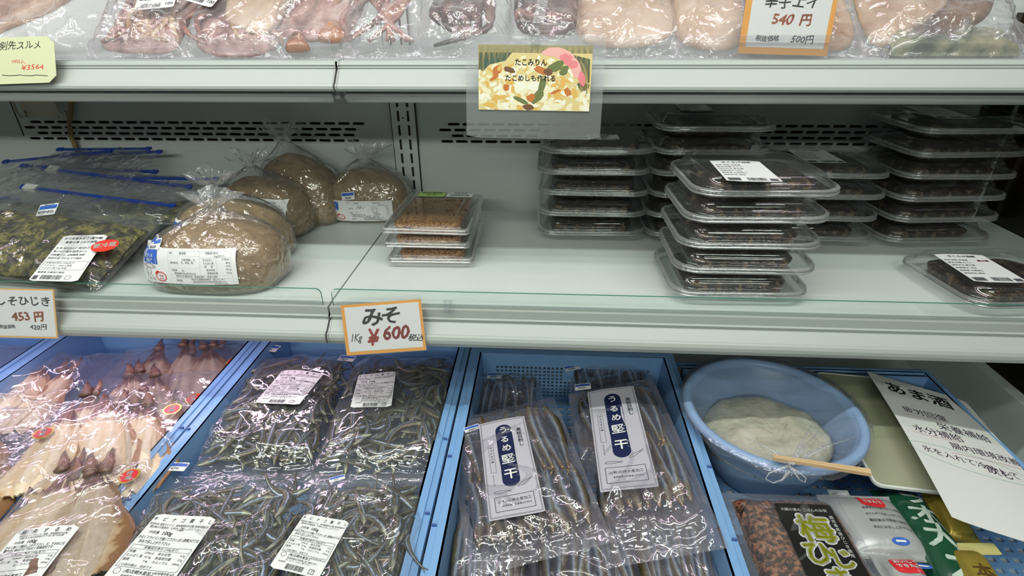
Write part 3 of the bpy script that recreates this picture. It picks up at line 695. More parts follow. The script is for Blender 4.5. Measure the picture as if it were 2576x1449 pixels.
# ------------------------------------------------------------------ paste (miso) bags
MISO = mat('miso_paste', (.29, .19, .095), .5, var=(55, [(.3, (.21, .135, .062)), (.5, (.30, .20, .10)), (.66, (.36, .25, .13)), (.72, (.12, .07, .035))]), bump=(60, .5, .003), stretch=(1, 1, 2.2))
MISOF = film('paste_bag_film', haze=.035, gloss=3.2, rough=.07, crease=1.0, scale=1.2)
def miso_bag(label, X, Y, rot, w, d, h, seed, knot=(0, 0), tilt=0, lab=None, sticker=None):
    mw = Matrix.Translation((X, Y, z(ZM)+.0008)) @ Matrix.Rotation(R(rot), 4, 'Z')
    t = thing('paste_bag', label, 'paste bag', mw, 'knotted bags of brown bean paste')
    na = 64
    def se(a, e=3.1): c, s = math.cos(a), math.sin(a); return math.copysign(abs(c)**(2/e), c), math.copysign(abs(s)**(2/e), s)
    rs = np.random.RandomState(seed)
    def body(rows_, off, bump_):
        P = []
        for zf, sc in rows_:
            row = []
            for i in range(na):
                a = 2*PI*i/na; cx, cy = se(a); x = cx*sc*w/2; y = cy*sc*d/2
                b = bump_*float(fbm(np.array(x), np.array(y+zf*.07), seed, 45, 2)); l = math.hypot(x, y) or 1
                x += x/l*(b+off)+knot[0]*zf*zf; y += y/l*(b+off)+knot[1]*zf*zf+tilt*zf
                row.append((x, y, max(0, zf*h+(off if zf > .5 else 0)+(b*.8 if zf > .3 else 0))))
            P.append(row)
        return P
    prof = [(0, .86), (.03, .93), (.12, .985), (.28, 1.0), (.45, .98), (.60, .94), (.72, .87), (.82, .73), (.90, .55), (.96, .36), (1.0, .13)]
    P = body(prof, 0, .0022); P.append([tuple(np.mean(np.array(P[-1]), 0))]*na)
    mb = MB().grid(P, True); mb.add(P[0], [list(range(na))[::-1]]); paste = mb.build('paste', MISO, t, smooth=True)
    # film with pleats gathered into a knot
    FP = body([(.004, .885), (.03, .95), (.12, 1.0), (.28, 1.01), (.45, .99), (.60, .95), (.72, .885), (.82, .785), (.92, .62), (1.0, .44), (1.07, .28), (1.13, .15), (1.18, .07)], .0022, .0022)
    ph = rs.rand(3)*6
    for j, row in enumerate(FP):
        q = max(0, (j-4)/8)
        for i, (x, y, zz) in enumerate(row):
            a = 2*PI*i/na; k = 1+q*(.055*math.sin(13*a+ph[0])+.05*math.sin(21*a+ph[1])); cx = knot[0]*(zz/h)**2; cy = knot[1]*(zz/h)**2+tilt*zz/h
            row[i] = (cx+(x-cx)*k, cy+(y-cy)*k, zz+q*.0025*math.sin(17*a+ph[2]))
    cx, cy, kz = knot[0]*1.4, knot[1]*1.4+tilt*1.2, h*1.17
    mb = MB().grid(FP, True)
    flm = mb.build('clear_film', MISOF, t, smooth=True)
    # knot and ruffled end
    KN = []
    for zf, r_ in [(1.13, .014), (1.17, .0085), (1.21, .013), (1.25, .009), (1.30, .018), (1.38, .030), (1.47, .040)]:
        row = []
        for i in range(na):
            a = 2*PI*i/na; rr = r_*(1+.33*math.sin(5*a+ph[0]+zf*6)+.2*math.sin(11*a+ph[1])); 
            row.append((cx+rr*math.cos(a)+(zf-1.2)*.03*ph[0]/6, cy+.6*rr*math.sin(a), zf*h*1.0+.006*math.sin(3*a+ph[2])*(zf > 1.35)))
        KN.append(row)
    MB().grid(KN, True).build('knotted_end', FILMM, t, smooth=True)
    vs = [Vector(p) for r_ in FP for p in r_]; fs = [tuple(f) for f in mb.f]
    bvh = BVHTree.FromPolygons(vs, fs)
    def drape(x, zz, off):
        hit = bvh.ray_cast(Vector((x, -1, zz)), Vector((0, 1, 0)))
        q_ = x
        while hit[0] is None and abs(q_) > .002:
            q_ *= .97; hit = bvh.ray_cast(Vector((q_, -1, zz)), Vector((0, 1, 0)))
        if hit[0] is None: hit = (Vector((x, -d/2*.8, zz)),)
        return (x, hit[0].y-off, zz)
    if lab:
        x0, x1, z0, z1 = lab[:4]; nx, ny = 22, 8; sk = lab[4] if len(lab) > 4 else 0
        P1 = [[drape(x0+(x1-x0)*i/nx, z0+(z1-z0)*j/ny+sk*(i/nx-.5), .0016) for i in range(nx+1)] for j in range(ny+1)]
        P2 = [[(a, b+.0005, c) for a, b, c in r_] for r_ in P1]
        s = MB().grid(P1).grid([r_[::-1] for r_ in P2]).build('label', LABELP, t, smooth=True)
        p = Print(); L, T = x1-x0, z1-z0; lx = lambda u: x0+L*u; lz = lambda v: z0+T*v
        p.rect(lx(.03), lx(.215), lz(.55), lz(.93), 1, 6).line(lx(.195), lz(.58), lx(.195), lz(.92), .0006, 3).line(lx(.04), lz(.58), lx(.195), lz(.58), .0006, 3)
        p.text('麦六郎', lx(.118), lz(.76), T*.125, 3, .02).text('味噌', lx(.118), lz(.64), T*.115, 3, .02).text('・', lx(.10), lz(.87), T*.08, 2, .03)
        # pale drawing of a farmer with a hat, and a red stamp
        p.disc(lx(.105), lz(.465), L*.085, T*.055, 4, 20).ring(lx(.095), lz(.33), L*.028, T*.10, .0006, 0, 20).ring(lx(.105), lz(.475), L*.075, T*.05, .0005, 0, 20, 0, 180)
        for q in ((.03, .37, .07, .33), (.04, .27, .075, .22), (.075, .22, .06, .08), (.12, .22, .155, .10), (.06, .08, .16, .09), (.085, .33, .10, .33), (.10, .20, .105, .08), (.13, .14, .17, .06)): p.line(lx(q[0]), lz(q[1]), lx(q[2]), lz(q[3]), .0005, 0, 3)
        p.ring(lx(.235), lz(.20), L*.058, T*.135, .0009, 2, 28).ring(lx(.237), lz(.195), L*.050, T*.115, .0005, 2, 28).ring(lx(.22), lz(.24), L*.045, T*.11, .0022, 2, 14, 95, 165).text('手作', lx(.238), lz(.215), T*.075, 2, .01).text('みそ', lx(.238), lz(.135), T*.075, 2, .01)
        sz = T*.072
        for tx, u, v, k in [('名称', .37, .89, .9), ('麦味噌', .49, .885, 1.15), ('栄養成分表示', .78, .90, 1), ('(1kg当たり)', .85, .82, 1), ('大麦(国産)、大', .55, .72, 1), ('豆、食塩、麹', .535, .64, 1), ('原材料名', .40, .63, 1),
                            ('エネルギー', .74, .72, 1), ('2,120kcal', .91, .74, .9), ('たんぱく質', .745, .63, 1), ('88.9g', .93, .64, .9), ('脂　　質', .745, .535, 1), ('42.9g', .93, .55, .9), ('炭水化物', .76, .44, 1), ('396.2g', .93, .455, .9),
                            ('食塩相当量', .775, .35, 1), ('110.5g', .93, .36, .9), ('内容量　　1kg', .43, .42, 1), ('賞味期限 2026年5月27日', .50, .33, 1), ('保存方法 直射日光・高温を避け、常温で保存', .61, .245, 1),
                            ('あおぞら農業協同組合　加工センター', .72, .165, .95), ('鹿児島県志布志市有明町野井倉1227-2', .735, .09, .95), ('製造者', .43, .12, 1), ('TEL099-471-4100', .84, .025, .85)]:
            p.text(tx, lx(u), lz(v), sz*k, 0, .004, cond=.86)
        for q in ((.34, .95, .96, .95), (.34, .82, .66, .82), (.34, .50, .66, .50), (.66, .95, .66, .30), (.96, .95, .96, .04), (.34, .29, .96, .29), (.34, .20, .96, .20), (.44, .95, .44, .50), (.34, .95, .34, .04), (.66, .78, .96, .78), (.82, .78, .82, .30)):
            p.line(lx(q[0]), lz(q[1]), lx(q[2]), lz(q[3]), .00018, 4, 8)
        p.mb.v = [drape(a, b+sk*((a-x0)/L-.5), .0016+.0005) for a, b, c in p.mb.v]
        p.mb.build('printed_text', [INKG, BLUEP, REDINK, PAPER, mat('pale_grey_print', (.45, .42, .42), .5)], s)
    if sticker:
        sx, sz_, sw, sh = sticker; nx = 4
        P1 = [[drape(sx+sw*(i/nx-.5), sz_+sh*(j/3-.5)+sw*.12*(i/nx-.5), .0020) for i in range(nx+1)] for j in range(4)]
        s = MB().grid(P1).grid([[(a, b+.0003, c) for a, b, c in r_][::-1] for r_ in P1]).build('price_sticker', LABELP, t, smooth=True)
        p = Print().rect(-sw*.46, sw*.46, sh*.05, sh*.42, 0, 4).text('¥600', 0, -sh*.25, sh*.4, 1, .01)
        p.mb.v = [drape(sx+a, sz_+b+a*.12, .0026) for a, b, c in p.mb.v]; p.mb.build('printed_text', [BLUEP, INKG], s)
    return t
def atF(px, py): p = atZ(px, py, ZM); return p.x, p.y
x, y = atF(503, 752); miso_bag('brown bean paste bag at the front with its white label facing out', x, y+.072, -1, .216, .128, .098, 11, (.004, .010), 0, (-.096, .066, .022, .076, .002), (-.070, .078, .024, .013))
x, y = atF(566, 680); miso_bag('brown bean paste bag directly behind the front one', x, y+.066, -4, .186, .125, .104, 12, (-.02, .0), 0, (-.088, .040, .025, .082))
x, y = atF(650, 607); miso_bag('leaning brown bean paste bag, third from the front, label slipping to the right', x-.002, y+.060, -10, .180, .110, .105, 13, (-.02, .0), .012, (-.055, .070, .022, .082, -.012))
x, y = atF(750, 572); miso_bag('tall brown bean paste bag leaning, second from the back', x, y+.058, -14, .165, .100, .133, 14, (-.025, .0), .008, (-.055, .0, .02, .082, -.02))
x, y = atF(942, 534); miso_bag('brown bean paste bag at the back left of the upright, blue sticker on its front', x, min(y+.054, 1.112), 2, .182, .100, .104, 15, (.0, .0), 0, (-.082, .060, .006, .050), (-.028, .060, .028, .016))

# ------------------------------------------------------------------ soft pouches
def pouch_hf(w, h, H, mx, mt, mb_, p=4):
    """height of the contents' envelope: margins left/right, top, bottom"""
    y0, y1 = -h/2+mb_, h/2-mt; yc, hh = (y0+y1)/2, (y1-y0)/2; hw = w/2-mx
    def f(x, y):
        a = np.clip(1-np.abs(x/hw)**p, 0, 1); b = np.clip(1-np.abs((y-yc)/hh)**p, 0, 1)
        return H*np.sqrt(a*b)
    return f
def pouch(name, label, cat, group, mw, w, h, hf, seed, fm, amp=.003, f=14, nx=56, ny=64, back=True, sag=0, nc=9):
    t = thing(name, label, cat, mw, group)
    xs = np.linspace(-w/2, w/2, nx+1); ys = np.linspace(-h/2, h/2, ny+1); X, Y = np.meshgrid(xs, ys)
    edge = np.clip(np.minimum((w/2-np.abs(X))/.012, (h/2-np.abs(Y))/.012), 0, 1)
    Zt = hf(X, Y)+.0016+crumple(X, Y, seed, amp, f, nc)*np.clip(edge+.12, 0, 1)+.0012*fbm(X, Y, seed, 30, 2)
    Zt = np.where(edge <= 0, .0006, np.maximum(Zt, .0008))
    wob = .0025*fbm(X*0, Y, seed+1, 18, 2)
    mb = MB(); P = [[(float(X[j, i]+wob[j, i]*(X[j, i]/(w/2))), float(Y[j, i]), float(Zt[j, i])) for i in range(nx+1)] for j in range(ny+1)]
    mb.grid(P)
    if back: mb.grid([[(-w/2+w*i/8, -h/2+h*j/8, -.0006) for i in range(8, -1, -1)] for j in range(9)])
    mb.build('clear_film', fm, t, smooth=True)
    return t
def heap(name, t, hf, x0, x1, y0, y1, seed, m, k=.9, rough_=.004, f=60, nx=44, ny=44):
    xs = np.linspace(x0, x1, nx+1); ys = np.linspace(y0, y1, ny+1); X, Y = np.meshgrid(xs, ys)
    E_ = hf(X, Y); Zt = np.clip(E_*k+(rough_*fbm(X, Y, seed, f, 3)-rough_*.3)*np.clip(E_/.006, 0, 1), 0.0002, np.maximum(E_+.0008, .0003))
    P = [[(float(X[j, i]), float(Y[j, i]), float(Zt[j, i])) for i in range(nx+1)] for j in range(ny+1)]
    mb = MB().grid(P); mb.grid([[(x1+(x0-x1)*i/2, y0+(y1-y0)*j/2, -.0002) for i in range(3)] for j in range(3)])
    return mb.build(name, m, t, smooth=True)
def flat_label(t, mw, px, zl, draw, inks, r=.003, paper=LABELP, name='label', curve=.0015, hfun=None):
    c, lw, lh, a = loc_quad(mw, px, zl)
    m2 = Matrix.Translation((c.x, c.y, 0)) @ Matrix.Rotation(a, 4, 'Z')
    hz = lambda x, y: zl+curve*math.sin(x*55+y*23+c.x*50)-curve*.6*(2*x/lw)**2
    s = sheet(name, lw, lh, r, hz, paper, t, nx=10, ny=6, mw=m2)
    p = Print(); draw(p, lw, lh); p.build('printed_text', inks, s, hz, .0006)
    return s
WEED = mat('chopped_seaweed', (.05, .05, .02), .38, var=(62, [(.30, (.010, .011, .006)), (.43, (.03, .032, .012)), (.52, (.10, .092, .022)), (.59, (.27, .24, .055)), (.65, (.06, .052, .018)), (.8, (.02, .018, .01))]), bump=(75, 1.0, .008), coat=.3)
FILMZ = film('zip_bag_film', haze=.03, gloss=2.2, rough=.08, crease=.7, scale=.8)
def zipper(t, w, h, y=None, slider=None, lift=.002):
    y = h/2-.004 if y is None else y
    zb = MB().box(-w/2, w/2, y-.0028, y+.0028, 0, .0034).box(-w/2-.001, -w/2+.012, y-.0045, y+.0045, -.0004, .0044).box(w/2-.010, w/2+.001, y-.0045, y+.0045, -.0004, .0044).build('zip_strip', ZIPB, t)
    if slider is not None: MB().box(slider-.0115, slider+.0115, y-.0065, y+.0065, -.0016, .0065).box(slider-.009, slider+.009, y-.0085, y+.0045, .0, .0052).build('zip_slider', mat('white_slider', (.72, .72, .70), .35), t)
def price_sticker(t, mw, px, zl, txt='¥380'):
    def dr(p, w, h): p.rect(-w*.46, w*.46, h*.02, h*.36, 0, 3).text('26.2.27', 0, h*.42, h*.16, 1, .01).text(txt, -w*.05, -h*.24, h*.36, 1, .012)
    return flat_label(t, mw, px, zl, dr, [BLUEP, INKG], r=.0005, name='price_sticker', curve=.0004)
# front zip bag of seaweed
G = 'zip bags of seaweed stacked at the left'
def zipbag(label, tl, tr, yt, base_y, base_z, length, w=None, seed=1, H=.03, slider=None, weed=True, mt=.06, shift=0):
    a, b = atY(tl[0], tl[1], yt), atY(tr[0], tr[1], yt)
    mid = (a+b)/2; xd = (b-a); ww = xd.length
    bottom = Vector((mid.x+shift, base_y, z(base_z)))
    m, w_, h_ = frame(a, b, bottom+xd/2, bottom-xd/2)
    hf = pouch_hf(w_, h_, H, .006, mt, .004)
    t = pouch('zip_bag', label, 'zip bag', G, m, w_, h_, hf, seed, FILMZ, .004, 11, 44, 48)
    zipper(t, w_, h_, slider=slider)
    if weed: heap('seaweed', t, hf, -w_/2+.008, w_/2-.008, -h_/2+.006, h_/2-mt-.002, seed, WEED, .93, .006, 55)
    return t, m, w_, h_, hf
t, m, w_, h_, hf = zipbag('clear zip bag of olive seaweed at the front with a red oval seal', (60, 476), (458, 512), .952, .738, ZM+.019, .26, seed=3, H=.028, slider=None, mt=.075, shift=-.03)
MB().box(-w_/2+.008, -w_/2+.032, h_/2-.0115, h_/2+.002, -.001, .0065).build('zip_slider', mat('white_slider', (.72, .72, .70), .35), t)
def d_weed(p, w, h):
    p.text('さつま島あおさ (要冷蔵)', 0, h*.42, w*.085, 0, .02, cond=.95).text('島産の青さのり佃煮', 0, h*.335, w*.08, 0, .015)
    for k, s_ in enumerate(['名 称 味付あおさ 原材料名', '青さのり 醤油 砂糖 みりん', '内容量 150g 賞味期限 別記', '保存方法 10℃以下で保存']): p.text(s_, -w*.46, h*(.20-.075*k), w*.07, 0, .008, 'LEFT', cond=.9)
    p.frame(-w*.46, w*.46, -h*.27, -h*.09, .0004, 0)
    for k, s_ in enumerate(['栄養成分表示 (100g当り)', 'エネルギー 160kcal 脂質', 'たんぱく質 5.0g 食塩']): p.text(s_, -w*.42, -h*(.125+.055*k), w*.055, 0, .004, 'LEFT')
    p.text('製造者 水産加工組合', -w*.44, -h*.325, w*.06, 0, .008, 'LEFT').barcode(-w*.3, w*.12, -h*.47, -h*.38, 0, 8).rect(-w*.46, -w*.36, -h*.47, -h*.39, 0, 1).frame(w*.2, w*.30, -h*.46, -h*.39, .0006, 0)
flat_label(t, m, [(152, 586), (270, 597), (192, 707), (86, 707)], .030, d_weed, [INKG], curve=.001)
c, lw, lh, a = loc_quad(m, [(232, 606), (298, 606), (298, 634), (232, 634)], .034)
s = bpy.data.objects.new('x', None)
mb = MB(); mb.add([(lw/2*math.cos(q), lh/2*math.sin(q), .035) for q in [2*PI*i/36 for i in range(36)]], [list(range(36))]); mb.add([(lw/2*math.cos(q), lh/2*math.sin(q), .0347) for q in [2*PI*i/36 for i in range(36)]], [list(range(36))[::-1]])
seal = mb.build('red_seal', mat('red_sticker', (.75, .05, .03), .35), t, mw=Matrix.Translation((c.x, c.y, .001)) @ Matrix.Rotation(a, 4, 'Z')); seal['label'] = 'red oval seal reading 要冷蔵'
Print().text('要冷蔵', 0, 0, lw*.29, 0, .015, cond=.98).build('printed_text', [PAPER], seal, lambda x, y: .0352, .0002)
price_sticker(t, m, [(97, 514), (142, 513), (140, 540), (97, 540)], .026, '¥540')
t, m, w_, h_, hf = zipbag('clear zip bag behind the front one, white slider at its left end', (112, 431), (498, 462), 1.02, .84, ZM+.030, .26, seed=5, H=.010, mt=.10, shift=-.03)
MB().box(-w_/2+.013, -w_/2+.035, h_/2-.0125, h_/2+.003, -.001, .0065).build('zip_slider', mat('white_slider', (.72, .72, .70), .35), t)
zipbag('clear zip bag with a straight blue strip rising to the right', (14, 408), (286, 378), 1.10, .975, ZM+.085, .2, seed=6, H=.006, mt=.05, weed=False)
zipbag('clear zip bag with a long thin blue strip, third behind the front', (60, 416), (398, 432), 1.065, .93, ZM+.07, .2, seed=7, H=.008, mt=.08, weed=False)
zipbag('clear zip bag farthest back, its blue strip ending near the vents', (150, 376), (382, 374), 1.135, 1.03, ZM+.115, .2, seed=8, H=.005, mt=.04, weed=False)
zipbag('clear zip bag at the back whose blue strip ends farthest right of the back pair', (180, 393), (410, 381), 1.125, 1.01, ZM+.098, .2, seed=9, H=.005, mt=.04, weed=False)
zipbag('clear zip bag whose strip points at the tall paste bag', (300, 446), (552, 450), 1.045, .90, ZM+.055, .2, seed=10, H=.010, mt=.08)
zipbag('clear zip bag of seaweed cut off by the left picture edge', (-330, 478), (48, 500), 1.0, .80, ZM+.016, .26, seed=12, H=.034, mt=.05)
# ================================================================== FISH
def attr_mat(name, rampstops, head, rough=.3, metal=.35, bumpscale=160, headpos=.2, tail=None):
    if name in MATS: return MATS[name]
    nt = NT(name); b = nt.n('ShaderNodeBsdfPrincipled')
    su = nt.n('ShaderNodeAttribute'); su.attribute_name = 'su'; sv = nt.n('ShaderNodeAttribute'); sv.attribute_name = 'sv'
    n = noise(nt, 90, 3); ad = nt.n('ShaderNodeMath'); ad.operation = 'MULTIPLY_ADD'; ad.inputs[1].default_value = .22; nt.l(n.outputs[0], ad.inputs[0]); nt.l(sv.outputs['Fac'], ad.inputs[2])
    r1 = ramp(nt, rampstops, ad.outputs[0])
    r2 = ramp(nt, head, ad.outputs[0])
    st = nt.n('ShaderNodeMapRange'); st.inputs['From Min'].default_value = headpos-.02; st.inputs['From Max'].default_value = headpos+.03; nt.l(su.outputs['Fac'], st.inputs[0])
    mx = nt.n('ShaderNodeMix'); mx.data_type = 'RGBA'; nt.l(st.outputs[0], mx.inputs[0]); nt.l(r2.outputs[0], mx.inputs[6]); nt.l(r1.outputs[0], mx.inputs[7])
    last = mx.outputs[2]
    if tail:
        t2 = nt.n('ShaderNodeMapRange'); t2.inputs['From Min'].default_value = .80; t2.inputs['From Max'].default_value = .95; nt.l(su.outputs['Fac'], t2.inputs[0])
        m3 = nt.n('ShaderNodeMix'); m3.data_type = 'RGBA'; nt.l(t2.outputs[0], m3.inputs[0]); nt.l(last, m3.inputs[6]); m3.inputs[7].default_value = c4(tail); last = m3.outputs[2]
    oi = nt.n('ShaderNodeObjectInfo'); hv = nt.n('ShaderNodeHueSaturation'); mr = nt.n('ShaderNodeMapRange'); mr.inputs['To Min'].default_value = .75; mr.inputs['To Max'].default_value = 1.25
    nt.l(oi.outputs['Random'], mr.inputs[0]); nt.l(mr.outputs[0], hv.inputs['Value']); nt.l(last, hv.inputs['Color'])
    nt.l(hv.outputs[0], b.inputs['Base Color']); b.inputs['Roughness'].default_value = rough; b.inputs['Metallic'].default_value = metal
    n2 = noise(nt, bumpscale, 4, .6); bp = nt.n('ShaderNodeBump'); bp.inputs['Strength'].default_value = .5; bp.inputs['Distance'].default_value = .002; nt.l(n2.outputs[0], bp.inputs['Height']); nt.l(bp.outputs[0], b.inputs['Normal'])
    MATS[name] = nt.surf(b.outputs[0]); return MATS[name]
SPRAT = attr_mat('small_silver_fish', [(.0, (.05, .042, .03)), (.22, (.12, .10, .065)), (.36, (.04, .045, .05)), (.46, (.10, .15, .24)), (.54, (.34, .42, .55)), (.62, (.16, .18, .18)), (.74, (.05, .045, .035)), (.86, (.22, .20, .13)), (1, (.12, .10, .06))],
                 [(.1, (.12, .10, .07)), (.4, (.20, .20, .15)), (.6, (.42, .46, .34)), (.9, (.22, .22, .14))], .26, .35, headpos=.17, tail=(.16, .13, .09))
SARD = attr_mat('dried_sardine', [(.0, (.025, .022, .02)), (.25, (.04, .045, .055)), (.44, (.06, .09, .14)), (.56, (.30, .37, .48)), (.66, (.42, .46, .50)), (.76, (.20, .17, .10)), (1, (.10, .075, .035))],
                [(.1, (.06, .04, .022)), (.4, (.15, .10, .05)), (.6, (.30, .27, .20)), (.9, (.18, .12, .06))], .26, .45, headpos=.20, tail=(.36, .24, .07))
EYEW = mat('fish_eye_ring', (.62, .64, .50), .2); EYEB = mat('fish_pupil', (.01, .01, .012), .08)
def fish_mesh(L, r, bend, seed, m, thick=.6, sag=.0):
    rs = random.Random(seed); ns, nr = 18, 8
    prof = [(0, .10), (.02, .28), (.06, .50), (.12, .72), (.18, .85), (.28, 1.0), (.42, .98), (.55, .88), (.68, .70), (.80, .48), (.88, .32), (.93, .24), (.95, .26)]
    ts = [p[0] for p in prof]
    mb = MB(); P = []; su = []; sv = []
    ph = rs.uniform(0, 6)
    def spine(t):
        a = bend*(t-.35); return Vector((L*(t-.5), L*bend*.5*(t-.4)**2*1.2+.006*L/.07*.3*math.sin(t*5+ph), sag*math.sin(t*3.1)))
    for t, q in prof:
        c = spine(t); d = (spine(t+.01)-spine(t-.01)).normalized(); nx_ = Vector((-d.y, d.x, 0)); row = []
        shr = 1+.07*math.sin(t*30+ph)
        for k in range(nr):
            a = 2*PI*k/nr; p = c+nx_*math.cos(a)*r*q*shr+Vector((0, 0, 1))*math.sin(a)*r*q*thick*(1+.05*math.sin(t*21+a))
            row.append(tuple(p)); su.append(t); sv.append(.5+.5*math.cos(a))
        P.append(row)
    mb.grid(P, True, True)
    # tail fin
    c = spine(.95); d = (spine(.96)-spine(.94)).normalized(); nn = Vector((-d.y, d.x, 0))
    for s in (-1, 1):
        q = [c+nn*s*r*.05-d*.001, c+nn*s*r*.25, c+d*L*.085+nn*s*r*.85, c+d*L*.045+nn*s*r*.3]
        up = Vector((0, 0, .0004))
        mb.add([tuple(v) for v in q]+[tuple(v+up) for v in q], [(0, 1, 2, 3), (7, 6, 5, 4), (0, 4, 5, 1), (1, 5, 6, 2), (2, 6, 7, 3)]); su += [.97]*8; sv += [.4]*8
    # dorsal fin
    c = spine(.48); d = (spine(.5)-spine(.46)).normalized(); nn = Vector((-d.y, d.x, 0))
    q = [c-nn*r*.85-d*L*.04, c-nn*r*.8+d*L*.05, c-nn*r*1.35+d*L*.035, c-nn*r*1.45-d*L*.0]; up = Vector((0, 0, .0004))
    mb.add([tuple(v) for v in q]+[tuple(v+up) for v in q], [(0, 1, 2, 3), (7, 6, 5, 4), (2, 6, 7, 3), (1, 5, 6, 2)]); su += [.5]*8; sv += [.3]*8
    # eyes on both sides
    for s in (-1, 1):
        for rr, off, mi in ((.30, .0, 1), (.17, .10, 2)):
            c = spine(.075); rad = r*rr*1.15; base = thick*r*.47
            vs = [tuple(c+Vector((0, -r*.06, s*(base+off*r*.25))))]+[tuple(c+Vector((rad*math.cos(a), -r*.06+rad*math.sin(a), s*(base+off*r*.25-.00025)))) for a in [2*PI*i/10 for i in range(10)]]+[tuple(c+Vector((rad*math.cos(a), -r*.06+rad*math.sin(a), s*(base*.4)))) for a in [2*PI*i/10 for i in range(10)]]
            mb.add(vs, [(0, 1+i, 1+(i+1) % 10) for i in range(10)]+[(1+i, 11+i, 11+(i+1) % 10, 1+(i+1) % 10) for i in range(10)], mi); su += [.07]*21; sv += [.5]*21
    # gill line
    o = mb.build('fish', [m, EYEW, EYEB], None, smooth=True, attrs={'su': su, 'sv': sv})
    me = o.data; bpy.data.objects.remove(o); return me
SP = [fish_mesh(L, r, b, i, SPRAT, .62, sg) for i, (L, r, b, sg) in enumerate([(.072, .0046, .5, .002), (.066, .0042, -.9, .003), (.078, .0047, .15, .001), (.070, .0050, 1.4, .003), (.074, .0044, -.35, .0), (.062, .0040, 2.0, .004), (.080, .0050, -1.3, .002)])]
SD = [fish_mesh(L, r, b, 20+i, SARD, .72, sg) for i, (L, r, b, sg) in enumerate([(.150, .0098, .15, .001), (.142, .0092, -.2, .001), (.155, .0102, .05, .0), (.138, .0095, .35, .002), (.148, .0090, -.1, .0)])]
def put(me, parent, m4, name='fish'):
    o = bpy.data.objects.new(name, me); C.objects.link(o); o.parent = parent; o.matrix_local = m4; return o

KIBI = ['キビナゴ素干し']
def d_kibi(p, w, h):
    p.text('キ　ビ　ナ　ゴ　素　干　し', .0, h*.425, w*.082, 0, .008, cond=.92)
    p.text('原材料名 国産キビナゴ、賞味期限枠外記載 長崎県雲仙市', 0, h*.355, w*.046, 0, .004, cond=.82).text('開封後は冷蔵保存、お早めにお召し上がり下さい', -w*.03, h*.315, w*.046, 0, .004, cond=.82)
    p.text('内容量　', -w*.28, h*.245, w*.055, 0, .006).text('100g', -w*.10, h*.245, w*.088, 0, .018)
    p.text('かるくフライパンで焼いて下さい (ポン酢等かけてお', 0, h*.17, w*.062, 0, .010, cond=.66).text('好みで召し上がり下さい)', -w*.18, h*.115, w*.062, 0, .010, cond=.7)
    p.frame(-w*.46, w*.46, -h*.205, h*.07, .0004, 0).line(-w*.46, h*.02, w*.46, h*.02, .0003, 0).text('栄養成分表示 (100g当り)', 0, h*.045, w*.05, 0, .004)
    for k, (a, b, c, d) in enumerate([('熱量', '274kcal', '炭水化物', '0.3g'), ('たんぱく質', '47.9g', '食塩相当量', '0.5g'), ('脂質', '7.4g', 'カルシウム', '100mg')]):
        yy = -h*(.015+.05*k); p.text(a, -w*.44, yy, w*.05, 0, .006, 'LEFT').text(b, -w*.06, yy, w*.046, 0, .004, 'RIGHT').text(c, 0, yy, w*.05, 0, .006, 'LEFT').text(d, w*.43, yy, w*.046, 0, .004, 'RIGHT')
    p.text('この表示値は、目安です', -w*.44, -h*.18, w*.046, 0, .004, 'LEFT')
    p.ring(-w*.38, -h*.255, w*.05, w*.045, .0004, 0).text('(有)北崎水産加工', -w*.28, -h*.25, w*.066, 0, .008, 'LEFT', cond=.9).text('大村湾中央 652', w*.46, -h*.235, w*.045, 0, .01, 'RIGHT')
    p.text('長崎県雲仙市南串山町 電話 0957', -w*.28, -h*.305, w*.042, 0, .002, 'LEFT').text('ホームページもご覧下さい', -w*.28, -h*.34, w*.042, 0, .002, 'LEFT')
    p.text('賞味期限', -w*.40, -h*.375, w*.036, 0, .004, 'LEFT').barcode(-w*.2, w*.15, -h*.475, -h*.39, 0, 5).frame(w*.26, w*.36, -h*.465, -h*.395, .0006, 0).text('プ', w*.31, -h*.43, w*.06, 0, .01)
KG = 'packs of small silver fish in the blue crate'
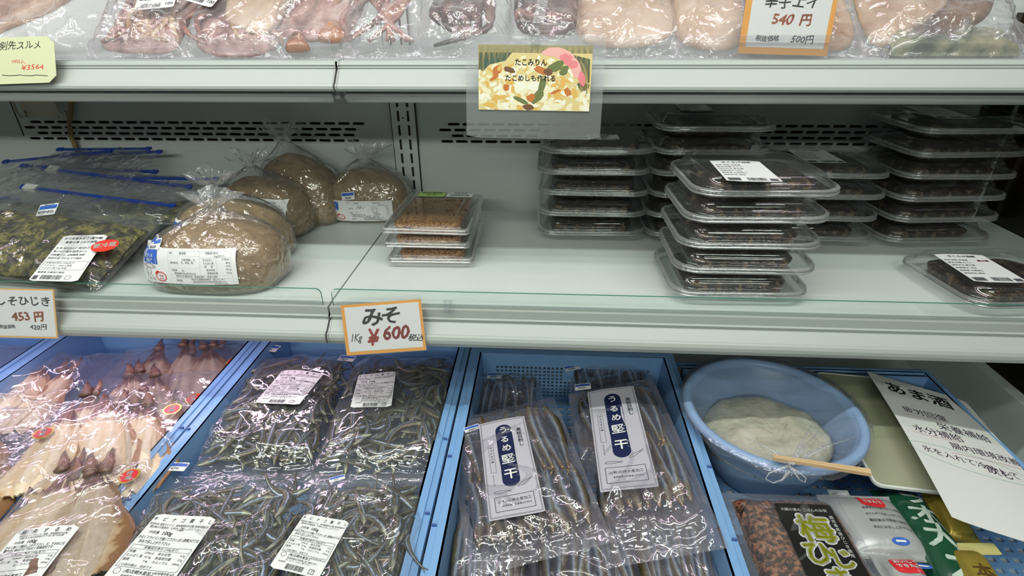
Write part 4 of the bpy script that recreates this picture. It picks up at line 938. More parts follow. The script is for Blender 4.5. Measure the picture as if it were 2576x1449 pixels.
def sprat_pack(label, corners, Z, H, seed, n, labpx, stk, mt=.02, mb_=.02, angle=None, amp=.004):
    mw, w, h = frZ(corners, Z)
    mw = mw @ Matrix.Translation((0, 0, -H-.002))
    hf = pouch_hf(w, h, H, .004, mt, mb_, 6)
    t = pouch('fish_pack', label, 'fish pack', KG, mw, w, h, hf, seed, FILMP, amp, 9, 60, 66)
    rs = random.Random(seed); y0, y1 = -h/2+mb_, h/2-mt; nbed = 90; n = 100+nbed; bed = MB(); bsu = []; bsv = []
    for k in range(n):
        # candidates spread over the pack, lowest first
        q = k/n
        for tr_ in range(20):
            x = rs.uniform(-w/2+.014, w/2-.014); y = rs.uniform(y0+.014, y1-.014)
            zm = float(hf(x, y))-.0045
            if zm > .003: break
        a = rs.choice((PI/2, PI/2, -PI/2, 0, PI, .8, 2.2))+rs.gauss(0, .45)
        # keep the whole body inside the envelope
        c, s = math.cos(a), math.sin(a); e = []
        for dd in (-.033, .033): e.append(float(hf(x+c*dd, y+s*dd)))
        if min(e) < .0015:
            a = PI/2+rs.gauss(0, .25) if abs(x) > w/2-.05 else rs.gauss(0, .3); c, s = math.cos(a), math.sin(a); e = [float(hf(x+c*dd, y+s*dd)) for dd in (-.033, .033)]
            if min(e) < .0008:
                x *= .75; y = (y-(y0+y1)/2)*.75+(y0+y1)/2; e = [float(hf(x+c*dd, y+s*dd)) for dd in (-.033, .033)]
        lift = (.35+.65*q)
        xl = w/2-.010-.036*abs(math.cos(a)); x = max(-xl, min(xl, x)); z0, z1 = max(.003, e[0]*lift-.008), max(.003, e[1]*lift-.008); zc = max(.003, float(hf(x, y))*lift-.008)
        tilt = max(-.35, min(.35, math.atan2(z1-z0, .066)))
        m4 = Matrix.Translation((x, y, zc)) @ Matrix.Rotation(a, 4, 'Z') @ Matrix.Rotation(-tilt, 4, 'Y') @ Matrix.Rotation(rs.choice((0, PI))+rs.gauss(0, .35), 4, 'X') @ Matrix.Diagonal((1.06, 1.3, 1.2, 1))
        if k < nbed:
            me = SP[rs.randrange(len(SP))]; b0 = len(bed.v); bed.v += [tuple(m4 @ v.co) for v in me.vertices]; bed.f += [[b0+i for i in p.vertices] for p in me.polygons]; bed.mi += [p.material_index for p in me.polygons]
            for nm_, ls in (('su', bsu), ('sv', bsv)): ls += [a_.value for a_ in me.attributes[nm_].data]
            continue
        put(SP[rs.randrange(len(SP))], t, m4)
    bo = bed.build('lower_fish', [SPRAT, EYEW, EYEB], t, smooth=True, attrs={'su': bsu, 'sv': bsv}); bo['kind'] = 'stuff'
    if labpx: flat_label(t, mw, labpx, H+.0085, d_kibi, [INK])
    if stk: price_sticker(t, mw, stk, H*.5+.006, '¥390')
    return t
# dark bed of packs underneath, then the four packs on top
sprat_pack('back left pack of small silver fish, its label tilting left', [(640, 862), (866, 872), (806, 1166), (480, 1150)], (-.598, -.598, -.592, -.592), .036, 41, 92, [(706, 924), (804, 944), (755, 1022), (653, 1009)], [(668, 864), (703, 872), (692, 888), (657, 880)], .012, .022)
sprat_pack('back right pack of small silver fish, its label leaning right', [(860, 872), (1166, 868), (1120, 1172), (800, 1164)], (-.598, -.598, -.592, -.592), .036, 42, 96, [(906, 941), (1003, 934), (977, 1016), (876, 1032)], [(858, 892), (895, 898), (887, 912), (849, 905)], .012, .02)
sprat_pack('front left pack of small silver fish, cut off by the lower picture edge', [(415, 1140), (782, 1160), (682, 1580), (150, 1560)], (-.592, -.592, -.590, -.590), .034, 43, 100, [(400, 1281), (532, 1312), (412, 1505), (232, 1492)], [(432, 1160), (472, 1168), (462, 1190), (420, 1180)], .03, .02)
sprat_pack('front right pack of small silver fish with its label at the lower middle', [(768, 1156), (1092, 1146), (1050, 1580), (648, 1580)], (-.592, -.592, -.590, -.590), .034, 44, 98, [(771, 1297), (883, 1306), (800, 1452), (668, 1428)], [(826, 1205), (868, 1190), (866, 1204), (830, 1214)], .03, .02)

# ------------------------------------------------------------------ sardine packs
SG = 'packs of dried sardines in the latticed blue crate'
LILAC = mat('silver_label', (.58, .56, .63), .3, metal=.15)
def d_urume(p, w, h):
    p.frame(-w*.47, w*.47, -h*.485, h*.485, .0005, 2).frame(-w*.455, w*.455, -h*.478, h*.478, .0003, 2)
    cx, cy = w*.0, h*.10; P = []
    rr = w*.17; hh = h*.33
    pts = [(cx+rr*math.cos(R(a)), cy+hh-rr+rr*math.sin(R(a))) for a in range(0, 181, 18)]+[(cx-rr*1.03, cy), (cx-rr*.97, cy-hh*.4)]+[(cx+rr*math.cos(R(a)), cy-hh+rr+rr*math.sin(R(a))) for a in range(180, 361, 18)]+[(cx+rr*.96, cy-hh*.2), (cx+rr*1.02, cy+hh*.3)]
    p.poly(pts, 1); n0 = len(p.mb.v)
    p.text('う', cx, h*.355, w*.22, 3, .015).text('る', cx, h*.245, w*.20, 3, .02).text('め', cx+w*.01, h*.15, w*.21, 3, .025).text('堅', cx, h*.03, w*.27, 3, .018).text('干', cx+w*.01, -h*.12, w*.27, 3, .025)
    for i, ch in enumerate('かた'): p.text(ch, cx+w*.135, h*(.055-.05*i), w*.05, 3, .01)
    for i, ch in enumerate('ぼし'): p.text(ch, cx+w*.14, -h*(.09+.05*i), w*.05, 3, .01)
    p.mb.v[n0:] = [(a, b, .0013) for a, b, c in p.mb.v[n0:]]
    p.vtext('高級目刺し', w*.32, h*.34, w*.115, 0, .012, .98)
    p.frame(-w*.36, -w*.26, -h*.07, h*.22, .0004, 0).vtext('干さかなの味', -w*.31, h*.19, w*.06, 0, .01, 1.3)
    p.vtext('無添加天日干し製品', -w*.33, -h*.10, w*.026, 0, .0, 1.2)
    p.line(-w*.36, -h*.31, w*.36, -h*.31, .0007, 0, 9).line(-w*.36, -h*.44, w*.36, -h*.44, .0007, 0, 9).line(-w*.36, -h*.44, -w*.36, -h*.31, .0007, 0).line(w*.36, -h*.44, w*.36, -h*.31, .0007, 0)
    p.text('(有)北崎水産加工', w*.03, -h*.355, w*.075, 0, .006).text('長崎県雲仙市南串山町京泊', w*.03, -h*.395, w*.045, 0, .002).text('小', -w*.28, -h*.36, w*.07, 0, .01)
    for fx, fy, a in ((-.22, -.265, 0), (.22, -.215, .5)):
        pts = []
        for i in range(16):
            q = 2*PI*i/16; x, y = w*.13*math.cos(q), w*.028*math.sin(q)*(1-.3*math.cos(q)); pts.append((w*fx+x*math.cos(a)-y*math.sin(a), h*fy+x*math.sin(a)+y*math.cos(a)))
        for i in range(16): p.line(*pts[i], *pts[(i+1) % 16], .0006, 0, 1)
        p.line(w*(fx+.13*math.cos(a)), h*fy+w*.13*math.sin(a), w*(fx+.20*math.cos(a)), h*fy+w*(.2*math.sin(a)+.02), .0006, 0, 1).line(w*(fx+.13*math.cos(a)), h*fy+w*.13*math.sin(a), w*(fx+.19*math.cos(a)), h*fy+w*(.2*math.sin(a)-.03), .0006, 0, 1)
def sardine_pack(label, corners, Z, H, seed, labpx, stk, n=8, up=True, extra=5, amp=.004):
    mw, w, h = frZ(corners, Z); mw = mw @ Matrix.Translation((0, 0, -H-.002))
    hf = pouch_hf(w, h, H, .010, .03, .02, 5)
    t = pouch('sardine_pack', label, 'fish pack', SG, mw, w, h, hf, seed, film('purple_haze_film', haze=.07, gloss=2.8, rough=.07, crease=.8, scale=.6, hazecol=(.75, .68, .80)), amp, 10, 54, 76)  # purple haze of the light is put into the film colour
    rs = random.Random(seed); span = w-.044
    for row in (0, 1):
        for k in range(n):
            x = -span/2+span*k/(n-1)+rs.uniform(-.002, .002); yy = (h/2-.03-.082) if row == 0 else (h/2-.03-.082-.105)
            if yy < -h/2+.09: yy = -h/2+.09+.01*row
            zz = H-.012-(row*.007) if row == 0 else H-.019
            a = (-PI/2 if row == 0 else PI/2)+rs.gauss(0, .06)   # heads at the top in the upper row, at the bottom in the lower
            zz = min(zz, float(hf(x, yy))-.008)
            m4 = Matrix.Translation((x, yy+rs.uniform(-.006, .006), max(.006, zz)+rs.uniform(-.001, .001))) @ Matrix.Rotation(a, 4, 'Z') @ Matrix.Rotation(rs.choice((0, PI))+rs.gauss(0, .3), 4, 'X')
            put(SD[rs.randrange(len(SD))], t, m4)
    if labpx: 
        s = flat_label(t, mw, labpx, H+.0040, d_urume, [INK, NAVY, INKG, PAPER], paper=LILAC, r=.0006, curve=.0008)
    if stk: price_sticker(t, mw, stk, H*.7+.006, '¥480')
    return t
sardine_pack('dark sardine pack at the back left of its crate with a ¥480 sticker', [(1180, 905), (1365, 900), (1380, 1190), (1165, 1190)], (-.640, -.640, -.645, -.645), .026, 51, None, [(1226, 936), (1262, 938), (1262, 953), (1226, 951)], 9)
sardine_pack('sardine pack at the back right, mostly under the labelled right one', [(1425, 860), (1650, 866), (1700, 1150), (1450, 1150)], (-.622, -.622, -.622, -.622), .026, 52, None, [(1418, 924), (1452, 914), (1458, 926), (1424, 938)], 9)
sardine_pack('sardine pack showing between the two labelled ones at the bottom', [(1335, 1215), (1590, 1205), (1640, 1560), (1340, 1560)], -.622, .026, 53, None, None, 12)
sardine_pack('sardine pack at the bottom right of its crate below the right label', [(1575, 1215), (1780, 1205), (1860, 1560), (1600, 1560)], -.622, .026, 56, None, None, 9)
sardine_pack('sardine pack at the bottom left of its crate, under the left label', [(1135, 1235), (1350, 1225), (1345, 1560), (1095, 1560)], -.622, .026, 57, None, None, 11)
sardine_pack('right labelled sardine pack with a navy and silver printed slip', [(1436, 960), (1660, 905), (1790, 1330), (1492, 1400)], (-.602, -.572, -.566, -.598), .030, 54, [(1484, 989), (1601, 965), (1646, 1224), (1503, 1240)], [(1446, 967), (1485, 962), (1487, 977), (1446, 983)], 12)
sardine_pack('left labelled sardine pack with a navy and silver printed slip', [(1160, 1050), (1410, 925), (1490, 1340), (1120, 1410)], (-.596, -.574, -.570, -.592), .030, 55, [(1217, 1069), (1331, 1040), (1354, 1283), (1217, 1320)], [(1168, 1078), (1204, 1063), (1207, 1076), (1170, 1092)], 11)

# ================================================================== DRIED SQUID
SQ = attr_mat('dried_squid_flesh', [(.0, (.30, .15, .07)), (.10, (.44, .28, .15)), (.22, (.64, .51, .36)), (.34, (.58, .42, .26)), (.5, (.72, .62, .48)), (.66, (.62, .47, .31)), (.78, (.72, .60, .45)), (.97, (.50, .33, .18)), (1, (.30, .15, .07))],
              [(.0, (.20, .08, .07)), (.3, (.28, .14, .11)), (.5, (.16, .07, .07)), (.8, (.26, .12, .09)), (1, (.12, .05, .05))], .32, 0, 70, .24)
TENT = mat('dark_tentacle', (.20, .10, .075), .35, var=(60, [(.35, (.10, .05, .045)), (.6, (.24, .13, .095)), (.75, (.32, .19, .13))]), bump=(140, .8, .003), coat=.3)
def squid_mesh(L, Wd, seed, fold=.0, cap=.2):
    rs = np.random.RandomState(seed); ns, nr = 26, 20; P = []; su = []; sv = []; Q = []
    def wd(t):
        return Wd*(.04+1.5*t if t < .22 else (.37+.62*min(1, (t-.22)/.5)**.75 if t < .88 else .99-.35*(t-.88)/.12))
    for j in range(ns+1):
        t = j/ns; row = []; rq = []
        for i in range(nr+1):
            v = i/nr*2-1; w2 = wd(t)/2*(1+.05*math.sin(t*17+seed+v))
            x = v*w2; y = L*(.5-t)+.004*math.sin(v*7+seed)*t
            zz = .004*(1-v*v)*min(1, t*4)+.0022*math.sin(v*11+t*4+seed)+.0016*math.sin(v*23+seed*2+t*3)+fold*.006*math.exp(-((v-.25)/.12)**2)+.004*math.exp(-t*9)*(1-v*v)
            row.append((x, y, zz)); rq.append((x, y, zz-.0022)); su.append(t); sv.append((v+1)/2)
        P.append(row); Q.append(rq[::-1])
    mb = MB(); mb.grid(P); n = len(su); mb.grid(Q); su += su[:n]; sv += sv[:n]
    o = mb.build('dried_squid', [SQ], None, smooth=True, attrs={'su': su, 'sv': sv}); me = o.data; bpy.data.objects.remove(o); return me
SQM = [squid_mesh(L, w_, i, f) for i, (L, w_, f) in enumerate([(.235, .105, 0), (.22, .090, 1), (.245, .115, 0), (.21, .088, 1)])]
def horn_mesh(L, r, seed):
    rs = random.Random(seed); pts = []; ph = rs.uniform(0, 6)
    for i in range(10): t = i/9; pts.append((.004*math.sin(t*4+ph), L*t, .004+.004*math.sin(t*3+ph)))
    o = MB().tube(pts, [r*(1-.90*(i/9)**1.05)*(1+.12*math.sin(i*2.3+ph)) for i in range(10)], 9, flat=.6).build('tentacle', TENT, None, smooth=True); me = o.data; bpy.data.objects.remove(o); return me
HN = [horn_mesh(.056, .0092, 1), horn_mesh(.046, .008, 2), horn_mesh(.062, .0098, 3)]
QG = 'packs of flattened dried squid'
REDS = mat('red_foil_sticker', (.70, .03, .04), .3); GOLD = mat('gold_foil', (.80, .55, .12), .25, metal=.6)
def squid_pack(label, corners, Z, H, seed, spec, seals=(), labpx=None, amp=.0035, kind='squid_pack', drawer=None, filmm=None):
    mw, w, h = frZ(corners, Z); mw = mw @ Matrix.Translation((0, 0, -H-.002))
    hf = pouch_hf(w, h, H, .008, .012, .006, 6)
    t = pouch(kind, label, 'squid pack', QG, mw, w, h, hf, seed, filmm or film('pink_glare_film', haze=.055, gloss=3.0, rough=.09, crease=.8, scale=.6, hazecol=(.92, .84, .92)), amp, 9, 54, 66)  # pinkish white glare is put into the haze colour of this film
    inv = mw.inverted(); rs = random.Random(seed)
    for k, (tip, base, si, hn) in enumerate(spec):
        a = inv @ (lambda p: p)(atZ(*tip, Z if not hasattr(Z, '__len__') else Z[0])); b = inv @ atZ(*base, Z if not hasattr(Z, '__len__') else Z[0])
        a2, b2 = Vector((a.x, a.y)), Vector((b.x, b.y)); d = a2-b2; ang = math.atan2(d.y, d.x)-PI/2
        L0 = [.235, .22, .245, .21][si]; s = d.length/L0; c = (a2+b2)/2; lim = w/2-.066; c.x = max(-lim, min(lim, c.x))
        if abs(c.x) > w/2-.06: ang *= .3
        a2 = c+Vector((-math.sin(ang), math.cos(ang)))*d.length/2; d = a2-c; 
        zz = max(.003, H-.013+k*.0012)
        m4 = Matrix.Translation((c.x, c.y, zz)) @ Matrix.Rotation(ang, 4, 'Z') @ Matrix.Diagonal((1, s, 1, 1))
        put(SQM[si], t, m4 @ Matrix.Diagonal((1.04, 1, 1, 1)), 'dried_squid')
        for q in range(hn):
            off = (q-(hn-1)/2); top = a2-d.normalized()*(.030+.004*abs(off)); perp = Vector((d.y, -d.x)).normalized()
            pos = top+perp*off*.017
            m4 = Matrix.Translation((pos.x, pos.y, zz+.004)) @ Matrix.Rotation(ang-off*.13+rs.gauss(0, .08), 4, 'Z')
            put(HN[(q+k) % 3], t, m4, 'tentacle')
    for (sx, sy, sr) in seals:
        c, lw, lh, a = loc_quad(mw, [(sx-sr, sy-sr), (sx+sr, sy-sr), (sx+sr, sy+sr), (sx-sr, sy+sr)], H+.004)
        rr = .0135
        n = 40; ol = [(rr*(1+.06*(i % 2))*math.cos(2*PI*i/n), rr*(1+.06*(i % 2))*math.sin(2*PI*i/n)) for i in range(n)]
        sl = MB().add([(x, y, .0004) for x, y in ol]+[(x, y, 0) for x, y in ol], [list(range(n)), list(range(n, 2*n))[::-1]]+[(i, i+n, (i+1) % n+n, (i+1) % n) for i in range(n)]).build('round_seal', GOLD, t, mw=Matrix.Translation((c.x, c.y, H+.0042)) @ Matrix.Rotation(a+.05, 4, 'Z') @ Matrix.Rotation(R(rs.uniform(-6, 6)), 4, 'Y'))
        p = Print().disc(0, 0, rr*.84, rr*.84, 0, 30); n0 = len(p.mb.v); p.text('特', 0, rr*.32, rr*.62, 1, .04).text('選', 0, -rr*.34, rr*.62, 1, .04)
        p.mb.v[n0:] = [(x_, y_, .0003) for x_, y_, q_ in p.mb.v[n0:]]; p.mb.v = [(x_, y_, q_+.0007) for x_, y_, q_ in p.mb.v]; p.mb.build('printed_text', [REDS, PAPER], sl)
    if labpx: flat_label(t, mw, labpx, H+.0046, drawer or d_kensaki, [INK])
    return t
def d_kensaki(p, w, h):
    p.text('剣　先　す　る　め', .0, h*.43, w*.095, 0, .01, cond=.95)
    p.text('原材料名 ケンサキイカ、国産、賞味期限枠外記載', 0, h*.37, w*.044, 0, .004, cond=.8).text('表面の白い粉は旨味成分です 加工者下記記載', -w*.0, h*.335, w*.044, 0, .004, cond=.8)
    p.text('内容量　', -w*.28, h*.27, w*.055, 0, .006).text('100g', -w*.10, h*.27, w*.088, 0, .018)
    p.text('かるく焼いて御召し上がり下さい、又、するめに付', 0, h*.20, w*.062, 0, .010, cond=.66).text('着の白い粉はカビではなく旨味成分です', -w*.06, h*.15, w*.062, 0, .010, cond=.7)
    p.frame(-w*.46, w*.46, -h*.16, h*.105, .0004, 0).line(-w*.46, h*.055, w*.46, h*.055, .0003, 0).text('栄養成分表示 (100g当り)', 0, h*.08, w*.05, 0, .004)
    for k, (a, b, c, d) in enumerate([('熱量', '260kcal', '炭水化物', '0.2g'), ('たんぱく質', '58g', '食塩相当量', '4.6g'), ('脂質', '2g', 'カルシウム', '60mg')]):
        yy = h*.02-h*.05*k; p.text(a, -w*.44, yy, w*.05, 0, .006, 'LEFT').text(b, -w*.06, yy, w*.046, 0, .004, 'RIGHT').text(c, 0, yy, w*.05, 0, .006, 'LEFT').text(d, w*.43, yy, w*.046, 0, .004, 'RIGHT')
    p.text('(有)北崎水産加工', -w*.28, -h*.24, w*.066, 0, .008, 'LEFT', cond=.9).barcode(-w*.2, w*.15, -h*.45, -h*.36, 0, 5)
# far packs first
squid_pack('squid pack farthest back in its crate, a wide squid with dark red tips', [(300, 842), (650, 842), (560, 1050), (180, 1035)], -.622, .030, 61, [((470, 845), (420, 1040), 1, 2), ((520, 852), (505, 1060), 2, 4), ((400, 860), (330, 1050), 0, 1)], [(588, 910, 17)])
squid_pack('squid pack at the left under the bright white plastic folds', [(40, 872), (270, 880), (190, 1090), (-110, 1070)], -.612, .026, 62, [((180, 905), (20, 1075), 1, 2), ((90, 900), (-60, 1080), 2, 0)], [], amp=.010)
squid_pack('squid pack in the crate middle row showing only three dark fin tips', [(262, 905), (560, 935), (500, 1110), (180, 1080)], -.606, .024, 63, [((272, 925), (210, 1100), 3, 1), ((335, 915), (300, 1100), 1, 2), ((385, 925), (380, 1110), 3, 1)], [(487, 1003, 17)])
squid_pack('middle squid pack with a large brown tipped squid and two red seals', [(140, 955), (500, 985), (395, 1235), (-35, 1205)], -.594, .026, 64, [((228, 962), (150, 1235), 2, 2), ((300, 990), (300, 1220), 3, 1), ((352, 985), (330, 1230), 0, 2), ((398, 992), (345, 1235), 1, 1), ((180, 1010), (60, 1230), 1, 0), ((260, 985), (230, 1230), 2, 0)], [(108, 1090, 23), (433, 1030, 21)])
squid_pack('squid pack at the left picture edge with a curled purple tip', [(-200, 1020), (62, 1030), (20, 1310), (-330, 1290)], -.596, .026, 65, [((22, 1058), (-20, 1300), 2, 2), ((-40, 1050), (-130, 1290), 0, 1)], [])
squid_pack('front squid pack with its white label at the lower left', [(60, 1140), (352, 1150), (262, 1560), (-190, 1540)], (-.590, -.590, -.588, -.588), .030, 66, [((176, 1140), (20, 1420), 1, 2), ((232, 1148), (120, 1440), 0, 3), ((284, 1150), (215, 1440), 3, 2), ((120, 1390), (60, 1600), 0, 2), ((130, 1180), (-60, 1450), 2, 0), ((250, 1160), (180, 1460), 2, 0)], [(325, 1198, 23)], [(44, 1318), (172, 1338), (86, 1500), (-72, 1490)])
squid_pack('pack in the pale blue crate at the far left, only film showing', [(-200, 850), (60, 860), (-10, 960), (-320, 950)], -.615, .026, 67, [((-40, 880), (-120, 960), 0, 1)], [])
# packs lower in the crates that carry the top ones
# ================================================================== RIGHT BASKET
bx, by, zr, zb = .3672, .712, -.5712, ZD+.0072
bowl = thing('bowl', 'large round pale blue plastic bowl of sweet rice mash under plastic wrap', 'bowl', (bx, by, z(zb)))
hb = zr-zb
prof = [(.0, .0), (.066, .0), (.070, -.002), (.074, .002), (.086, .030), (.100, .065), (.113, .105), (.120, hb-.010), (.1225, hb-.003), (.127, hb+.0005), (.132, hb), (.1365, hb-.003), (.1375, hb-.007), (.1365, hb-.0095), (.1340, hb-.009),
        (.1335, hb-.006), (.130, hb-.003), (.126, hb-.003), (.1205, hb-.006), (.1175, hb-.013), (.110, .105), (.097, .067), (.083, .033), (.071, .006), (.0, .004)]
N = 72
MB().grid([[(r*math.cos(2*PI*i/N), r*math.sin(2*PI*i/N), zz) for i in range(N)] for r, zz in prof], True).build('bowl_body', BOWLM, bowl, smooth=True)
RICE = mat('rice_mash', (.60, .57, .44), .45, var=(40, [(.3, (.50, .46, .34)), (.6, (.66, .63, .50)), (.8, (.72, .70, .58))]), bump=(85, .8, .004))
mash = thing('rice_mash', 'lumpy cream coloured sweet rice mash inside the blue bowl', 'food', (bx, by, z(zb)))
P = []
for j in range(15):
    q = j/14; row = []
    for i in range(N):
        a = 2*PI*i/N; r = .099*q*(1-.10*max(0, math.sin(a+.5))**2); x, y = r*math.cos(a)-.003, r*math.sin(a)-.002
        zz = .086+.012*(1-q*q)+.010*x/.1+.009*float(fbm(np.array(x), np.array(y), 9, 45, 4))-.010*q**6
        row.append((x, y, zz))
    P.append(row)
P.append([(p[0]*.84, p[1]*.84, .070) for p in P[-1]]); P.append([(p[0]*.62, p[1]*.62, .040) for p in P[-2]]); P.append([(0, 0, .036)]*N)
MB().grid(P, True).build('mash_surface', RICE, mash, smooth=True); mash['label'] = 'lumpy cream coloured sweet rice mash inside the blue bowl'
wrap = thing('plastic_wrap', 'crumpled clear plastic wrap draped over the bowl and tied in a bow', 'plastic wrap', (bx, by, z(zb)))
WR = film('wrap_film', haze=.04, gloss=2.4, rough=.09, crease=.7, scale=.9)
P = []
for j in range(22):
    q = j/21; row = []
    for i in range(N):
        a = 2*PI*i/N; r = .1395*q; x, y = r*math.cos(a), r*math.sin(a)
        zz = hb-.001-.024*(1-q*q)**.6+float(crumple(np.array(x), np.array(y), 71, .004, 12, 8))*(1-q**6)+.0022
        zz = max(zz, .114 if q < .7 else 0)
        if q > .97: zz = hb+.0030
        row.append((x, y, zz))
    P.append(row)
P.append([(p[0]*1.012, p[1]*1.012, hb-.012-.004*math.sin(i*.9)) for i, p in enumerate(P[-1])])
MB().grid(P, True).build('wrap_sheet', WR, wrap, smooth=True)
kp = atZ(1998, 1168, -.566); kx, ky = kp.x-bx, kp.y-by
def wl(px, py, zz): p = atZ(px, py, zz); return (p.x-bx, p.y-by, p.z-z(zb))
WT = film('wrap_twist_film', haze=.16, gloss=2.2, rough=.12, crease=1.0, scale=2.5)
def rope(pts, rad, nm='twist'):
    MB().tube([wl(*p) for p in pts], rad, 7, flat=.7).build(nm, WT, wrap, smooth=True)
rope([(1985, 1172, -.560), (1960, 1180, -.562), (1935, 1190, -.572), (1926, 1205, -.578), (1945, 1215, -.578), (1968, 1207, -.574), (1985, 1185, -.565)], [.003, .002, .0012, .001, .001, .0015, .003], 'bow_loop')
rope([(1985, 1172, -.560), (1997, 1186, -.566), (2012, 1207, -.574), (2025, 1213, -.576), (2028, 1203, -.576), (2012, 1190, -.570), (1992, 1178, -.562)], [.003, .002, .0012, .001, .001, .0015, .003], 'bow_loop')
for e in ((1870, 1100), (1905, 1115), (2060, 1085), (2105, 1110), (2045, 1060), (2170, 1092)):
    mx_, my_ = (e[0]+1995)/2, (e[1]+1165)/2-6
    rope([(1990, 1168, -.560), (mx_, my_, -.562), (e[0], e[1], -.566)], [.0030, .0012, .0004])
# chopsticks lying over the rim
cs = thing('chopsticks', 'pair of unsplit wooden chopsticks lying over the rim of the blue bowl', 'chopsticks', Matrix.Identity(4))
a, b = atZ(2005, 1160, -.557), atZ(2190, 1189, -.549)
mw, w, h = frame(b-Vector((0, 0, 0))+(b-a).normalized().cross(Vector((0, 0, 1)))*-.004, b+(b-a).normalized().cross(Vector((0, 0, 1)))*.004, a+(b-a).normalized().cross(Vector((0, 0, 1)))*.004, a-(b-a).normalized().cross(Vector((0, 0, 1)))*.004)
cs.matrix_world = mw
WOOD = mat('pale_wood', (.66, .46, .26), .55, var=(30, [(.3, (.58, .38, .20)), (.7, (.72, .52, .31))]), stretch=(6, .6, 6))
for s in (-1, 1):
    MB().add([(s*.0002+s*k*.0045*(1 if y > 0 else .55), y, zz) for y in (-h*.5-.03, h*.5) for zz in (-.0026, .0026) for k in (0, 1)], [(0, 1, 3, 2), (4, 6, 7, 5), (0, 4, 5, 1), (2, 3, 7, 6), (1, 5, 7, 3), (0, 2, 6, 4)]).build('stick', WOOD, cs)
# greenish board behind the bowl
q = [atZ(2100, 955, -.620), atZ(2290, 955, -.620), atZ(2345, 1213, -.620), atZ(2166, 1241, -.620)]
mw, w, h = frame(*q)
bd = thing('tray_lid', 'flat khaki board with a white edge between the bowl and the handwritten sheet', 'board', mw)
w += .012; KH = mat('khaki_board', (.35, .355, .24), .45, var=(2.5, [(.3, (.33, .335, .22)), (.7, (.38, .385, .27))]))
pr = rrect(w, h, .012, 6); n = len(pr); i2 = rrect(w-.006, h-.006, .010, 6)
MB().add([(x+.004, y, .0) for x, y in pr]+[(x+.004, y, .004) for x, y in pr], [list(range(n))[::-1]]+[(i, (i+1) % n, (i+1) % n+n, i+n) for i in range(n)]).grid([[(x+.004, y, .004) for x, y in pr], [(x+.004, y, .0045) for x, y in i2], [(x+.004, y, .0035) for x, y in rrect(w-.008, h-.008, .009, 6)]], True).build('board_rim', mat('white_board_edge', (.70, .72, .68), .4), bd)
MB().add([(x+.004, y, .0036) for x, y in rrect(w-.008, h-.008, .009, 6)], [list(range(n))]).build('board_face', KH, bd)
# handwritten sheet
A, B, D = atZ(2178, 930, -.592), atZ(2425, 1012, -.632), atZ(2400, 1300, -.582)
mw, w, h = frame(A, B, D+(B-A), D)
sg = thing('handwritten_sheet', 'long white sheet handwritten あま酒 leaning by the right side wall', 'sign', mw)
hz = lambda x, y: .004*math.sin((y/h+.5)*PI)+.002*math.sin(x*25)
sheet('paper', w, h, .001, hz, PAPER, sg, nx=12, ny=16)
def pxl(px, py):
    inv = mw.inverted(); n_ = mw.to_3x3().col[2]; d = ray(px, py); k = (mw.to_translation()-EYE).dot(n_)/d.dot(n_); q_ = inv @ (EYE+d*k); return q_.x, q_.y
p = Print()
def wr(txt, x0, y0, x1, y1, ink, bold, shear=0):
    a, b = pxl(x0, y0), pxl(x1, y1); L = math.hypot(b[0]-a[0], b[1]-a[1]); ang = math.atan2(b[1]-a[1], b[0]-a[0])
    sz = L/len(txt)*1.0; p.text(txt, (a[0]+b[0])/2, (a[1]+b[1])/2, sz, ink, bold, 'CENTER', ang, 1.0, shear)
wr('あま酒', 2226, 970, 2392, 1025, 0, .022)
wr('疲労回復', 2270, 1030, 2378, 1060, 1, .004); wr('栄養補給', 2355, 1075, 2485, 1115, 1, .004); wr('水分補給', 2295, 1078, 2418, 1112, 1, .004)
wr('腸内環境改善', 2388, 1125, 2560, 1175, 1, .004); wr('氷を入れて冷やして', 2318, 1128, 2560, 1210, 1, .002); wr('飲む', 2475, 1185, 2545, 1210, 1, .003)
def ul(x0, y0, x1, y1, ink): a, b = pxl(x0, y0), pxl(x1, y1); p.line(*a, *b, .0006, ink, 10)
ul(2270, 1042, 2380, 1066, 2); ul(2295, 1088, 2415, 1120, 2); ul(2390, 1142, 2565, 1188, 2)
c = pxl(2435, 1165); p.ring(c[0], c[1]-.004, w*.52, .021, .0007, 3, 40)
c = pxl(2290, 985); p.ring(c[0]+.02, c[1]-.006, w*.42, .022, .0005, 3, 40)
p.build('handwriting', [INK, mat('purple_ink', (.05, .02, .06), .5), mat('pink_ink', (.55, .12, .25), .5), mat('green_ink', (.22, .50, .38), .5)], sg, lambda x, y: hz(x, y)+.0003, .0003)
# hijiki pack
UME = mat('red_black_flakes', (.10, .03, .02), .42, var=(150, [(.32, (.012, .010, .008)), (.45, (.05, .02, .012)), (.53, (.24, .09, .045)), (.60, (.42, .20, .10)), (.66, (.28, .04, .03)), (.76, (.02, .012, .01))]), bump=(130, 1.0, .006), coat=.35)
mw, w, h = frZ([(1800, 1196), (2138, 1232), (2335, 1580), (1950, 1620)], (-.600, -.600, -.596, -.596)); mw = mw @ Matrix.Translation((0, 0, -.024))
hf = pouch_hf(w, h, .024, .020, .016, .012, 6)
um = pouch('flake_pack', 'flat pack of red and black flakes, black label reading 梅ひじき', 'food pack', None, mw, w, h, hf, 81, film('heavy_film', haze=.05, gloss=1.4, rough=.06, crease=.25), .0015, 8)
heap('flakes', um, hf, -w/2+.020, w/2-.020, -h/2+.012, h/2-.016, 82, UME, .97, .004, 90, 70, 70)
LW, LH = w*.42, h*.82
bl = sheet('label', LW, LH, .001, lambda x, y: .0272, mat('black_label', (.012, .012, .012), .3), um, mw=Matrix.Translation((w*.075, -h*.10, 0)))
p = Print(); YG = mat('lime_print', (.45, .48, .03), .4)
